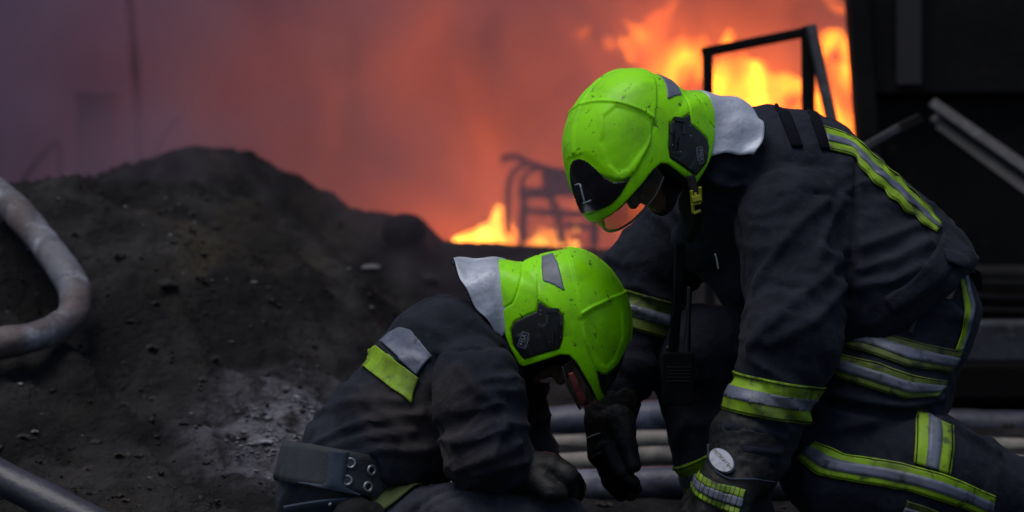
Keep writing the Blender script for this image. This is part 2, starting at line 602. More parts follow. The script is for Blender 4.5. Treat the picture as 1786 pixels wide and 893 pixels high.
def scatter(name, pts, sizes, m, flat=.7):
    V, F = [], []
    gz = ground_z(pts[:, 0], pts[:, 1])
    for i, (p, s) in enumerate(zip(pts, sizes)):
        v = OCT * rng.uniform(.6, 1.25, (10, 1)) * s * np.array([1, rng.uniform(.6, 1), flat * rng.uniform(.6, 1.1)])
        a = rng.uniform(0, 6.3)
        c, q = math.cos(a), math.sin(a)
        v = v @ np.array([[c, q, 0], [-q, c, 0], [0, 0, 1]])
        V.append(v + np.array([p[0], p[1], gz[i] + s * .15]))
        F += [tuple(k + 10 * i for k in f) for f in OCTF]
    return tag(obj(name, np.concatenate(V), F, m, smooth=False), kind='stuff')


n = 4200
yy = rng.uniform(4.3, 9.6, n)
xx = rng.uniform(-1, 1, n) * .3 * yy
keep = (xx < .1 + .25 * (yy > 7)) | (rng.random(n) < .25)
scatter("soil_clods", np.stack([xx, yy], 1)[keep], np.exp(rng.normal(-5.0, .65, n))[keep].clip(.003, .045), M['clod'])
pts, szs = [], []
for _ in range(420):                                    # dense patch left of the kneeling firefighter
    px, py = rng.normal(505, 55), rng.normal(730, 48)
    if abs(py - 690 - (505 - px) * .25) > 120:
        continue
    d = np.interp(py, [640, 893], [5.35, 4.55])
    pts.append((W(px, py, d)[0], d))
    szs.append(np.exp(rng.normal(-5.7, .7)))
for _ in range(260):                                    # two brighter clusters in it
    c = rng.integers(2)
    px, py = (rng.normal(552, 22), rng.normal(672, 14)) if c else (rng.normal(462, 26), rng.normal(788, 12))
    d = np.interp(py, [640, 893], [5.35, 4.55])
    pts.append((W(px, py, d)[0], d))
    szs.append(np.exp(rng.normal(-5.6, .7)))
for _ in range(120):
    px, d = rng.uniform(0, 760), rng.uniform(4.5, 7.2)
    pts.append(((px - 893) / FPX * d, d))
    szs.append(np.exp(rng.normal(-5.1, .5)))
scatter("ash_flakes", np.array(pts), np.array(szs).clip(.002, .022), M['ash'], .4)


# ------------------------------------------------------------------ hoses
def hose(pts, r_px, m, label, group=None, squash=.9, seed=0, res=90, rings=None):
    P = [W(*p) for p in pts]
    dm = np.mean([p[2] for p in pts])
    V, F = tube(P, r_px * dm / FPX, 20, squash, True, .055, seed, res)
    o = obj("fire_hose", V, F, M[m])
    return tag(o, label, "fire hose", group)


G5 = "fire hoses lying across the ground behind the firefighters"
hose([(560, 752, 6.2), (760, 748, 6.2), (905, 742, 6.2), (1030, 733, 6.2), (1160, 727, 6.2), (1300, 728, 6.2), (1450, 732, 6.2)], 32,
     'hose_blue', "thick bluish grey hose, farthest of the four seen between the two firefighters", G5, seed=1)
hose([(600, 790, 5.87), (905, 778, 5.87), (1040, 772, 5.87), (1175, 766, 5.87), (1500, 772, 5.87), (1900, 785, 5.87)], 18, 'hose_tan',
     "thin dull grey tan hose just in front of the thick bluish hose", G5, seed=2)
hose([(600, 826, 5.44), (905, 812, 5.44), (1040, 804, 5.44), (1180, 795, 5.44), (1500, 800, 5.44), (1900, 815, 5.44)], 19, 'hose_tan',
     "pale tan hose behind the dangling gloved hand, second from the front", G5, seed=3)
hose([(600, 862, 4.82), (905, 853, 4.82), (1040, 848, 4.82), (1200, 842, 4.82), (1500, 850, 4.82), (1900, 860, 4.82)], 33, 'hose_blue',
     "thick mottled blue hose nearest the camera beside the black knee and glove", G5, seed=4)
hose([(1430, 706, 7.15), (1640, 697, 7.15), (1780, 690, 7.15), (1950, 684, 7.15)], 19, 'hose_dull',
     "dull brown hose at the far right behind the crouching firefighter", G5, seed=5)


hose([(1460, 728, 6.5), (1640, 740, 6.5), (1780, 744, 6.5), (1950, 748, 6.5)], 31,
     'hose_dark', "thick nearly black hose at the right edge, in front of the dull brown one", G5, seed=6)


def on_ground(px, d, r):
    x = (px - 893) / FPX * d
    return np.array([x, d, float(ground_z(np.array([x]), np.array([d]), False)[0]) + r])


P = [W(-120, 300, 6.2), W(-40, 318, 6.05), W(10, 348, 5.95), W(55, 398, 5.8), W(98, 452, 5.65), W(128, 500, 5.55), W(128, 545, 5.45), W(92, 575, 5.36),
     W(40, 592, 5.3), W(-40, 606, 5.25), (W(-160, 620, 5.2))]
V, F = tube(P, [.050, .049, .048, .047, .046, .045, .045, .046, .047, .048, .049], 22, .9, True, .12, 8, 140)
tag(obj("fire_hose", V, F, M['hose_grey']), "pale dirty hose curling in a loop on the dark soil mound at the left", "fire hose")
V, F = tube([W(-120, 766, 4.5), W(-20, 822, 4.42), W(80, 872, 4.36), (W(190, 926, 4.3)), W(330, 990, 4.25)], .042, 22, .9, True, .05, 9, 80)
tag(obj("fire_hose", V, F, M['hose_dark']), "straight dark bluish hose crossing the bottom left corner in the foreground", "fire hose")

# a pale stone on the mound and a burnt boulder on its shoulder
def rock(px, py, d, s, m, label, seed):
    sp = Cap(W(px, py, d), 1.0, W(px, py, d) + np.array([1e-4, 0, 0]), 1.0)
    c = sp.a
    sc = np.array(s)

    def f(p):
        q = (p - c) / sc
        return (np.sqrt((q * q).sum(1)) - 1 + .5 * (fbm(p / sc.mean() * 1.3, 3, seed) - .5)) * sc.min()
    V, F = polygonise(f, c - sc * 1.6, c + sc * 1.6, sc.mean() / 9)
    return tag(obj("rock", V, F, M[m]), label, "rock")


rock(648, 468, 6.6, (.034, .03, .014), 'concrete', "small pale stone half way up the soil mound", 2)
rock(706, 402, 9.0, (.10, .10, .075), 'char', "dark burnt boulder at the right end of the soil mound's crest", 7)

# ------------------------------------------------------------------ burnt vehicle body, door frame and beams at the right
t = root("burnt_container", W(1640, 560, 8.2), "soot black burnt out container wall filling the upper right corner", "container")
a, b = W(1478, 0, 8.0), W(1497, 250, 8.0)
lean = (b - a)[[0, 2]]
zt, zb = 3.2, .05


def edge_x(z):
    return a[0] + (z - a[2]) / (b[2] - a[2]) * (b[0] - a[0])


zm = zat(163, 8.0)
top = join([box((2.9, 8.3, (zt + zm) / 2), (2.6, .5, zt - zm))])
V, F = box((0, 0, 0), (1, 1, 1))


def slab(x0, x1, y0, y1, z0, z1, leanleft=True):
    v = []
    for x in (0, 1):
        for y in (y0, y1):
            for z in (z0, z1):
                v.append(((edge_x(z) + x0) if x == 0 else x1, y, z))
    return np.array(v), [(0, 1, 3, 2), (4, 6, 7, 5), (0, 4, 5, 1), (2, 3, 7, 6), (0, 2, 6, 4), (1, 5, 7, 3)]


v, f = slab(.02, 4.6, 8.02, 8.10, zm, zt)
bevel(obj("upper_wall", v, f, M['char'], t, False), .01)
v, f = slab(.10, 4.6, 8.103, 8.16, zb, zm + .06)
bevel(obj("lower_wall", v, f, M['char'], t, False), .01)
v, f = slab(0, edge_x(1) + .09, 7.98, 8.1, zb, zt)
v[4:, 0] = [edge_x(z) + .085 for z in v[4:, 2]]
bevel(obj("corner_post", v, f, M['char'], t, False), .012)
v, f = bar(W(1586, -60, 7.99), W(1586, 150, 7.99), .10, .03)
bevel(obj("scorched_strip", v, f, M['char_pale'], t, False), .008)

t = root("door_frame", W(1330, 300, 7.0), "burnt vehicle door frame with an empty window standing before the flames", "door frame")


def beam(name, p, q, d1, d2, w, m, par, h=.045):
    v, f = bar(W(p[0], p[1], d1), W(q[0], q[1], d2), w * (d1 + d2) / 2 / FPX, h)
    return bevel(obj(name, v, f, M[m], par, False), .006)


beam("top_rail", (1224, 92), (1410, 55), 7.0, 7.0, 17, 'char', t)
beam("left_post", (1234, 84), (1240, 735), 7.0, 7.0, 17, 'char', t)
beam("right_post", (1409, 46), (1412, 735), 7.0, 7.0, 22, 'char', t)
beam("lower_rail", (1226, 330), (1421, 330), 7.0, 7.0, 22, 'char', t)
beam("slanted_pillar", (1414, 46), (1462, 262), 6.96, 6.85, 17, 'char_grey', t, .06)

t = root("angle_beam", W(1760, 330, 6.4), "fallen scorched angle beam sloping down to the right edge", "metal beam")
for nm, p, q, w, m, dd in (("upper_flange", (1628, 182), (1840, 330), 19, 'char_grey', 0), ("web", (1634, 200), (1840, 350), 34, 'scorched', .05),
                           ("lower_flange", (1640, 222), (1840, 370), 19, 'scorched', .0)):
    q = (p[0] + (q[0] - p[0]) * 3.9, p[1] + (q[1] - p[1]) * 3.9)
    v, f = bar(W(p[0], p[1], 7.9 + dd), W(q[0], q[1], 6.4 + dd), w * 7.5 / FPX, .05 if dd == 0 else .03)
    bevel(obj(nm, v, f, M[m], t, False), .004)
t = root("bent_strut", W(1550, 260, 6.6), "short bent strut rising behind the crouching firefighter's back", "metal beam")
beam("lower_arm", (1490, 268), (1570, 222), 6.5, 6.5, 15, 'char_grey', t)
beam("support_post", (1494, 272), (1500, 745), 6.5, 6.5, 18, 'char', t)
beam("upper_arm", (1566, 226), (1606, 206), 6.5, 6.5, 19, 'char', t)

t = root("wrecked_chassis", W(1740, 600, 6.6), "low burnt chassis with a scorched grey side panel at the right edge", "wreckage")
for nm, py0, py1, d, dep, m in (("deck", 470, 552, 6.9, .7, 'char'), ("side_panel", 560, 634, 6.62, .12, 'char_grey'), ("underframe", 634, 700, 6.85, .5, 'char')):
    z0, z1 = zat(py1, d), zat(py0, d)
    v, f = box((W(1900, 0, d)[0], d + dep / 2, (z0 + z1) / 2), (2 * (W(1900, 0, d)[0] - W(1560, 0, d)[0]), dep, z1 - z0))
    bevel(obj(nm, v, f, M[m], t, False), .015)
for k in range(3):
    v, f = bar(W(1600, 492 + k * 22, 6.86), W(2200, 505 + k * 26, 6.86), .02, .05)
    bevel(obj("deck_slat", v, f, M['char'], t, False), .004)

# ------------------------------------------------------------------ wreck, pole and ruin inside the smoke
DW = 15.2
t = root("burnt_machine", W(950, 425, DW), "charred machine wreck with bent pipes standing in the flames", "wreckage")


def pipe(name, pts, r, d=DW, par=None, m='char'):
    V, F = tube([W(x, y, d + (p[0] if p else 0)) for x, y, *p in pts], r * d / FPX, 10, 1, True, .05, 3, 40)
    return obj(name, V, F, M[m], par)


pipe("bent_pipe", [(873, 279), (897, 273), (922, 284), (951, 294), (984, 300), (1030, 306)], 6, par=t)
pipe("bent_pipe", [(885, 410), (886, 341), (889, 315), (899, 298), (917, 287), (940, 290)], 5, DW + .2, t)
pipe("bent_pipe", [(907, 345), (911, 316), (922, 301), (940, 294)], 4, DW - .1, t)
pipe("post", [(916, 325), (913, 370), (911, 425)], 7, par=t)
pipe("post", [(951, 290), (954, 333), (969, 364), (981, 425)], 7, par=t)
pipe("post", [(1040, 300), (1038, 360), (1036, 430)], 8, par=t)
pipe("crossbar", [(905, 338), (940, 336), (984, 333), (1040, 338)], 10, par=t)
pipe("crossbar", [(915, 367), (960, 371), (1020, 374)], 6, par=t)
pipe("crossbar", [(985, 392), (1040, 396)], 6, par=t)
v, f = bar(W(950, 320, DW + .3), W(1050, 322, DW + .3), .17, .3)
bevel(obj("engine_block", v, f, M['char'], t, False), .02)
t = root("burnt_pole", W(240, 340, 16.5), "dark leaning pole fading into the grey smoke at the upper left", "pole")
pipe("pole_shaft", [(222, -40), (236, 120), (246, 340)], 8, 15.5, t)
t = root("ruined_chimney", W(172, 330, 17), "dim square masonry stump veiled by smoke above the left mound", "ruin")
v, f = bar(W(172, 168, 15.8), W(172, 345, 15.8), 65 * 15.8 / FPX, .3)
bevel(obj("chimney_shaft", v, f, M['concrete'], t, False), .02)
v, f = bar(W(172, 163, 15.8), W(172, 172, 15.8), 76 * 15.8 / FPX, .36)
bevel(obj("chimney_cap", v, f, M['concrete'], t, False), .02)
t = root("bent_rod_pile", W(275, 330, 15), "faint bent rods sticking up behind the mound's crest", "rods")
pipe("rod", [(248, 300), (250, 270), (246, 235)], 3, 16, t)
pipe("rod", [(252, 300), (285, 240), (310, 205)], 3, 16, t)
pipe("rod", [(30, 330), (70, 275), (102, 250), (104, 330)], 4, 16, t)


# ------------------------------------------------------------------ fire: bodies of glowing gas with soft edges
def fire_mat(name, col, strength, core, scale=1.0, floor=.04):
    m = bpy.data.materials.new(name)
    m.use_nodes = True
    nt = m.node_tree
    nt.nodes.remove(nt.nodes["Principled BSDF"])
    out = nt.nodes["Material Output"]
    tc = nt.nodes.new("ShaderNodeTexCoord").outputs["Object"]
    mp = nt.nodes.new("ShaderNodeMapping")
    mp.inputs["Scale"].default_value = (1, 1, .6)
    nt.links.new(tc, mp.inputs[0])
    n = noise(nt, mp.outputs[0], 3.2 * scale, 3, .6, .8)
    k = ramp(nt, n, [(.36, (floor,) * 3), (.52, (.5,) * 3), (.66, (1.6,) * 3)])
    mul = nt.nodes.new("ShaderNodeMath")
    mul.operation = 'MULTIPLY'
    nt.links.new(k, mul.inputs[0])
    mul.inputs[1].default_value = strength
    em = nt.nodes.new("ShaderNodeEmission")
    nt.links.new(ramp(nt, n, [(.4, col), (.68, core)]), em.inputs[0])
    nt.links.new(mul.outputs[0], em.inputs[1])
    nt.links.new(em.outputs[0], out.inputs["Volume"])
    return m


M['fire_hot'] = fire_mat("flame_hot", (1.0, .22, .015), 80, (1.0, .42, .05), 1.0, .7)
M['fire_mid'] = fire_mat("flame_orange", (1.0, .13, .005), 25, (1.0, .25, .01), .8, .12)


def flame(blobs, d, m, label, seed, group=None, warp=.5, thick=.6):
    """blobs: (px, py, rx, rz) in photo pixels; licked upward by noise"""
    cs = []
    for i, bl in enumerate(blobs):
        px, py, rx, rz = bl[:4]
        dd = d + (bl[4] if len(bl) > 4 else ((i * 37) % 7 - 3) * .03)
        cs.append((W(px, py, dd), np.array([rx, max(rx * thick, 12), rz]) * d / FPX))

    def f(p):
        q = p.copy()
        n1 = np.stack([fbm(p * np.array([1, 1, .6]) * 3.0, 3, seed) - .5, fbm(p * 3.0 + 9, 2, seed + 5) - .5, fbm(p * 3.3 + 31, 2, seed + 9) - .5], 1)
        q = q + n1 * warp
        r = None
        for c, s in cs:
            e = (q - c) / s
            v = (np.sqrt((e * e).sum(1)) - 1) * s.min()
            r = v if r is None else smin(r, v, .06)
        return r
    lo = np.min([c - s for c, s in cs], 0) - .25
    hi = np.max([c + s for c, s in cs], 0) + .25
    V, F = polygonise(f, lo, hi, .035)
    o = obj("flame", V, F, M[m])
    return tag(o, label, "flame", group)


GF_ = "flames burning in the background"
DF = 17.5
flame([(812, 416, 24, 14), (845, 408, 26, 24), (882, 398, 24, 38), (897, 412, 16, 24), (869, 374, 9, 20), (835, 420, 48, 18), (865, 412, 48, 24)], DF - 1.5, 'fire_hot',
      "bright yellow ground flame left of the helmets, in front of the mound's end", 3, GF_, .13)
flame([(935, 434, 16, 8), (965, 428, 26, 10), (985, 418, 24, 16), (935, 426, 28, 14)], DF - 1.5, 'fire_hot', "low yellow flame just above the left firefighter's helmet", 5, GF_, .15)
flame([(1001, 428, 12, 12)], DF - 1.6, 'fire_hot', "round orange flame beside the visor tip of the right helmet", 7, GF_, .06)
flame([(938, 404, 10, 9), (952, 409, 8, 8)], DF - 1.5, 'fire_hot', "pair of small glowing spots under the burnt machine's crossbar", 9, GF_, .05)
flame([(1005, 394, 12, 11)], DF - 1.5, 'fire_hot', "single glowing spot under the right helmet's black badge", 11, GF_, .05)
flame([(1000, 358, 16, 7)], DF + .4, 'fire_mid', "flat orange glow between the burnt machine's bars", 12, GF_, .06)
flame([(1110, 76, 40, 30), (1135, 46, 38, 42), (1155, 12, 28, 30), (1120, 40, 26, 26), (1095, 100, 26, 18), (1165, 95, 36, 34), (1190, 120, 30, 34), (1150, 120, 50, 30), (1160, 190, 70, 56), (1175, 270, 80, 64), (1185, 350, 84, 64), (1190, 415, 96, 36)], DF - 1.2,
      'fire_mid', "tall orange plume of fire rising above the right helmet", 13, GF_, .42)
flame([(1025, 42, 22, 14), (1045, 36, 10, 8)], DF - 1.2, 'fire_mid', "detached orange tuft of fire left of the tall plume", 17, GF_, .35)
flame([(1262, 150, 34, 26), (1300, 140, 26, 40), (1335, 165, 44, 30), (1380, 175, 34, 20), (1250, 95, 16, 24), (1290, 190, 90, 30), (1300, 260, 90, 56), (1310, 340, 84, 64), (1310, 415, 96, 36)], DF - .6, 'fire_mid',
      "orange flames seen through and under the empty door frame", 19, GF_, .5)
flame([(1448, 150, 34, 40), (1470, 200, 40, 60), (1450, 90, 24, 34), (1475, 120, 26, 50), (1430, 210, 40, 40), (1490, 240, 40, 40), (1462, 320, 48, 64), (1462, 405, 54, 50)], DF - .8, 'fire_mid',
      "bright orange sheet of fire between the door frame and the black container", 23, GF_, .4)
flame([(1462, 8, 26, 16)], DF - .8, 'fire_mid', "small orange lick of fire at the top edge beside the container", 29, GF_, .35)


def fire_light(px, py, d, e, r=.35, c=(1, .17, .03)):
    L = bpy.data.lights.new("fire_glow", 'POINT')
    L.energy = e
    L.color = c
    L.shadow_soft_size = r
    o = bpy.data.objects.new("fire_glow", L)
    o.location = W(px, py, d)
    COL.objects.link(o)


fire_light(860, 400, DF - .3, 320)
fire_light(970, 400, DF - .8, 200)
fire_light(1130, 70, DF + .2, 230, .5)
fire_light(1310, 150, DF + .4, 170, .5)
fire_light(1465, 170, DF + .4, 170, .5)

# ------------------------------------------------------------------ smoke: one cloud of drifting soot behind the mound
m = bpy.data.materials.new("smoke")
m.use_nodes = True
nt = m.node_tree
nt.nodes.remove(nt.nodes["Principled BSDF"])
tc = nt.nodes.new("ShaderNodeTexCoord").outputs["Object"]
mp = nt.nodes.new("ShaderNodeMapping")
mp.inputs["Rotation"].default_value = (0, .5, 0)
mp.inputs["Scale"].default_value = (1, .7, .75)
nt.links.new(tc, mp.inputs[0])
k = ramp(nt, noise(nt, mp.outputs[0], .75, 5, .58, 1.0), [(.40, (.02,) * 3), (.50, (.35,) * 3), (.60, (1.7,) * 3)])
sx = nt.nodes.new("ShaderNodeSeparateXYZ")
nt.links.new(tc, sx.inputs[0])


def mr(src, a, b, c, d):
    r = nt.nodes.new("ShaderNodeMapRange")
    r.interpolation_type = 'SMOOTHSTEP'
    for i, v in enumerate((a, b, c, d)):
        r.inputs[1 + i].default_value = v
    nt.links.new(src, r.inputs[0])
    return r.outputs[0]


def mul(a, b):
    r = nt.nodes.new("ShaderNodeMath")
    r.operation = 'MULTIPLY'
    for i, v in enumerate((a, b)):
        if hasattr(v, 'links'):
            nt.links.new(v, r.inputs[i])
        else:
            r.inputs[i].default_value = v
    return r.outputs[0]


den = mul(mul(k, mr(sx.outputs[1], 9, 23, .14, 1.0)), mr(sx.outputs[2], 8.5, 5.5, 0, 1))
ad = nt.nodes.new("ShaderNodeMath")
nt.links.new(mul(den, .85), ad.inputs[0])
nt.links.new(mul(mr(sx.outputs[1], 22, 28, 0, 1.6), mr(sx.outputs[2], 8.5, 5.5, 0, 1)), ad.inputs[1])
den = ad.outputs[0]
pv = nt.nodes.new("ShaderNodeVolumePrincipled")
pv.inputs["Color"].default_value = (.42, .36, .47, 1)
cmix = mix(nt, mr(sx.outputs[0], -4.2, -.6, 0, 1), (.33, .34, .56), (.42, .345, .43))
nt.links.new(cmix, pv.inputs["Color"])
nt.links.new(den, pv.inputs["Density"])
nt.links.new(pv.outputs[0], nt.nodes["Material Output"].inputs["Volume"])
v, f = box((0, 19.65, 4.0), (26, 22.7, 9))
smoke = tag(obj("smoke", v, f, m, None, False), kind='stuff')

# ------------------------------------------------------------------ helmets, built once in their own frame (x forward, y left, z up)
HS = 4.1 / FPX
_al = math.radians(68)
_hf, _hu = np.array([math.cos(_al), math.sin(_al)]), np.array([math.sin(_al), -math.cos(_al)])


def loc(p):
    d = np.array(p, float) - np.array([985., 545.])
    return np.array([d @ _hf, d @ _hu]) * HS


def locs(ps):
    return np.array([loc(p) for p in ps])


dome = locs([(878, 452), (894, 455), (908, 458), (933, 446), (959, 439), (987, 436), (1020, 442), (1048, 460), (1073, 489), (1089, 521), (1097, 560),
             (1095, 589), (1086, 621), (1075, 650), (1062, 680), (1046, 702), (1000, 722), (930, 705), (860, 665), (812, 610), (795, 545), (812, 480), (845, 452)])
_th, _R = np.arctan2(dome[:, 1], dome[:, 0]), np.hypot(dome[:, 0], dome[:, 1])
_o = np.argsort(_th)
_th, _R = _th[_o], _R[_o]
_tt = np.linspace(-math.pi, math.pi, 721)
_RR = np.interp(_tt, np.r_[_th - 2 * math.pi, _th, _th + 2 * math.pi], np.r_[_R, _R, _R])
_k = np.hanning(25)
_RR = np.convolve(np.r_[_RR[-37:-1], _RR, _RR[1:37]], _k / _k.sum(), 'same')[36:-36]
HW, HN = .125, 2.2


def egg(p):
    r = np.hypot(p[:, 0], p[:, 2])
    rho = r / np.interp(np.arctan2(p[:, 2], p[:, 0]), _tt, _RR)
    return ((rho ** HN + np.abs(p[:, 1] / HW) ** HN) ** (1 / HN) - 1) * .135


def sdpoly(p, V):
    d = np.full(len(p), 1e9)
    s = np.ones(len(p))
    n = len(V)
    for i in range(n):
        a, b = V[i], V[i - 1]
        e = b - a
        w = p - a
        t = np.clip((w @ e) / (e @ e), 0, 1)
        q = w - t[:, None] * e
        d = np.minimum(d, (q * q).sum(1))
        c1, c2, c3 = p[:, 1] >= a[1], p[:, 1] < b[1], e[0] * w[:, 1] > e[1] * w[:, 0]
        fl = (c1 & c2 & c3) | (~c1 & ~c2 & ~c3)
        s[fl] *= -1
    return s * np.sqrt(d)


def sdline(p, V):
    d = np.full(len(p), 1e9)
    for a, b in zip(V[:-1], V[1:]):
        e = b - a
        w = p - a
        t = np.clip((w @ e) / (e @ e), 0, 1)
        q = w - t[:, None] * e
        d = np.minimum(d, (q * q).sum(1))
    return np.sqrt(d)


K_SHELL = locs([(868, 440), (876, 535), (882, 582), (889, 600), (905, 630), (912, 634), (941, 624), (975, 612), (990, 613), (1002, 625), (1027, 668),
                (1041, 697), (1060, 714), (1140, 650), (1140, 420), (960, 400), (868, 410)])
K_PLATE = locs([(985, 420), (1003, 500), (1012, 553), (1016, 586), (1037, 640), (1046, 645), (1054, 646), (1066, 640), (1130, 600), (1130, 420), (1040, 400)])
K_FACET = locs([(1004, 552), (1032, 535), (1066, 522), (1082, 540), (1084, 585), (1070, 622), (1056, 636), (1043, 630), (1022, 592), (1013, 570)])
K_CHEV = locs([(999, 549), (1030, 531), (1063, 517), (1105, 505)])
K_BADGE = locs([(1036, 634), (1045, 647), (1056, 649), (1068, 640), (1095, 600), (1120, 640), (1062, 694), (1050, 682), (1044, 668)])
K_PANEL = locs([(937, 519), (934, 538), (915, 546), (896, 556), (890, 571), (894, 598), (913, 622), (974, 603), (980, 585), (981, 543), (974, 541), (973, 536), (957, 533)])
K_STICK = locs([(944, 446), (964, 440), (972, 458), (983, 505), (962, 493), (945, 487), (943, 465)])
SEAMS = [locs([(912, 455), (909, 480), (903, 503), (894, 525), (872, 538)]), locs([(939, 440), (937, 490), (938, 520)])]
VISOR = locs([(998, 618), (1056, 706), (1048, 732), (1018, 727), (986, 664), (979, 632)])
VLIP = locs([(979, 634), (986, 664), (1018, 727), (1050, 732)])
VRIM = [locs([(1003, 626), (1050, 706)])]


def grid_poly(fn2):                                     # side-view field sampled once, looked up for every point
    gx, gz = np.arange(-.2, .26, .001), np.arange(-.2, .2, .001)
    A = np.stack(np.meshgrid(gx, gz, indexing='ij'), -1).reshape(-1, 2)
    T = fn2(A).reshape(len(gx), len(gz))

    def f(p):
        u = np.clip((p[:, 0] + .2) / .001, 0, len(gx) - 1.001)
        v = np.clip((p[:, 2] + .2) / .001, 0, len(gz) - 1.001)
        i, j = u.astype(int), v.astype(int)
        a, b = u - i, v - j
        return T[i, j] * (1 - a) * (1 - b) + T[i + 1, j] * a * (1 - b) + T[i, j + 1] * (1 - a) * b + T[i + 1, j + 1] * a * b
    return f


f_sh, f_pl, f_fa = (grid_poly(lambda A, k=k: sdpoly(A, k)) for k in (K_SHELL, K_PLATE, K_FACET))
f_bd, f_pa, f_st, f_vi = (grid_poly(lambda A, k=k: sdpoly(A, k)) for k in (K_BADGE, K_PANEL, K_STICK, VISOR))
f_ch = grid_poly(lambda A: sdline(A, K_CHEV))
f_se = grid_poly(lambda A: np.minimum(sdline(A, SEAMS[0]), sdline(A, SEAMS[1])))


def h_shell(p):
    h = .0045 * sstep(.002, -.0015, f_pl(p)) - .003 * sstep(.003, -.006, f_fa(p))
    h = h + .0032 * sstep(.0045, .0012, f_ch(p)) * (f_pl(p) < 0)
    h = h - .0022 * sstep(.0022, .0006, f_se(p))
    h = h - .0035 * sstep(.0012, -.0008, f_pa(p)) - .0025 * sstep(.004, -.002, f_bd(p))
    h = h + .0035 * sstep(.010, .003, np.abs(p[:, 1])) * sstep(.02, -.005, f_pl(p)) * sstep(.004, .010, f_bd(p))
    return h


def smax(a, b, k):
    return -smin(-a, -b, k)


def layer(fn, h=.002, lo=(-.17, -.15, -.17), hi=(.23, .15, .17), rel=1):
    V, F = polygonise(fn, lo, hi, h)
    return relax(V, F, rel), F


HP = {}
HP['shell'] = layer(lambda p: smax(smax(egg(p) - h_shell(p), -(egg(p) + .007), .001), f_sh(p), .003))
HP['badge'] = layer(lambda p: smax(smax(egg(p) - .0022, -(egg(p) + .004), .001), smax(f_bd(p), f_sh(p) + .004, .002), .002), .0016, (.05, -.15, -.12), (.23, .15, .1), 4)
for sd, nm in ((1, 'l'), (-1, 'r')):
    lo, hi = ((-.16, .03, -.15), (.1, .15, .06)) if sd > 0 else ((-.16, -.15, -.15), (.1, -.03, .06))
    HP['panel' + nm] = layer(lambda p: smax(smax(egg(p) - .0016 - .0015 * sstep(.45, .55, vnoise(p * np.array([9., 9, 60]), 3)) * (p[:, 0] > .0), -(egg(p) + .006), .001),
                                            np.maximum(f_pa(p) + .0015, f_sh(p) + .002), .002), .002, lo, hi)
    lo, hi = ((-.17, .008, -.08), (.1, .15, .17)) if sd > 0 else ((-.17, -.15, -.08), (.1, -.008, .17))
    HP['stick' + nm] = layer(lambda p: smax(smax(egg(p) - .0022, -(egg(p) + .003), .0005), f_st(p), .001), .002, lo, hi)
HP['visor'] = layer(lambda p: np.maximum(np.maximum(egg(p) + .003, -(egg(p) + .006)), f_vi(p)), .0022, (-.02, -.14, -.16), (.23, .14, .1))
f_lip = grid_poly(lambda A: sdline(A, VLIP))
HP['visor_lip'] = layer(lambda p: np.maximum(np.maximum(egg(p) + .0022, -(egg(p) + .0068)), f_lip(p) - .0019), .0016, (-.03, -.14, -.17), (.23, .14, .1))
f_refl = grid_poly(lambda A: sdpoly(A, locs([(988, 645), (997, 642), (1021, 690), (1017, 706), (1008, 700)])))
f_vr = grid_poly(lambda A: sdline(A, VRIM[0]))
HP['visor_rim'] = layer(lambda p: np.maximum(np.maximum(egg(p) + .001, -(egg(p) + .009)), f_vr(p) - .0045), .0022, (-.02, -.14, -.16), (.23, .14, .1))
HP['liner'] = layer(lambda p: smax(smax(egg(p) + .0085, -(egg(p) + .022), .002), f_sh(p) - .006, .004), .0035)


def egg_at(p, side, off=0.0):                           # point of the dome above a side-view position
    lo_, hi_ = 0., .14
    for _ in range(40):
        mid = (lo_ + hi_) / 2
        if egg(np.array([[p[0], side * mid, p[1]]]))[0] < off:
            lo_ = mid
        else:
            hi_ = mid
    return np.array([p[0], side * lo_, p[1]])


def flap_mesh(tap, pw, flare, length=.118):                                        # aluminised neck flap hanging from the rear rim
    nu, nv = 61, 22
    V = []
    for i in range(nu):
        t = -1 + 2 * i / (nu - 1)
        q = loc((882, 453 + 126 * (1 - math.cos(t * math.pi / 2)) ** .9))
        rim = egg_at(q, 1 if t > 0 else -1, -.004)
        L = length * (1 - tap * abs(t) ** pw)
        for j in range(nv):
            v = j / (nv - 1)
            out = np.array([-.42 + .12 * v, flare * t, -.9])
            w = .010 * math.sin(t * 7 + v * 2) * v + .006 * math.sin(t * 17 + 3 * v + 1) * v + .004 * math.sin(v * 9 + t * 5)
            V.append(rim + out * L * v + np.array([-.6, .5 * t, .3]) * w)
    F = [(i * nv + j, (i + 1) * nv + j, (i + 1) * nv + j + 1, i * nv + j + 1) for i in range(nu - 1) for j in range(nv - 1)]
    return np.array(V), F


HP['flap_right'], HP['flap_left'] = flap_mesh(.32, 5, .42, .116), flap_mesh(.82, 1.5, .10)
MESH = {}


def text_mesh(body, size, align='CENTER'):
    cu = bpy.data.curves.new("lettering", 'FONT')
    cu.body = body
    cu.size = size
    cu.align_x = align
    cu.align_y = 'CENTER'
    cu.extrude = .0004
    to = bpy.data.objects.new("lettering", cu)
    COL.objects.link(to)
    dg = bpy.context.evaluated_depsgraph_get()
    me = bpy.data.meshes.new_from_object(to.evaluated_get(dg))
    bpy.data.objects.remove(to)
    V = np.array([v.co[:] for v in me.vertices])
    F = [tuple(p.vertices) for p in me.polygons]
    return V, F


def on_egg(V2, side, off):                              # lay flat side-view points onto the dome
    return np.array([egg_at(v[:2], side, off + (v[2] if len(v) > 2 else 0)) for v in V2])


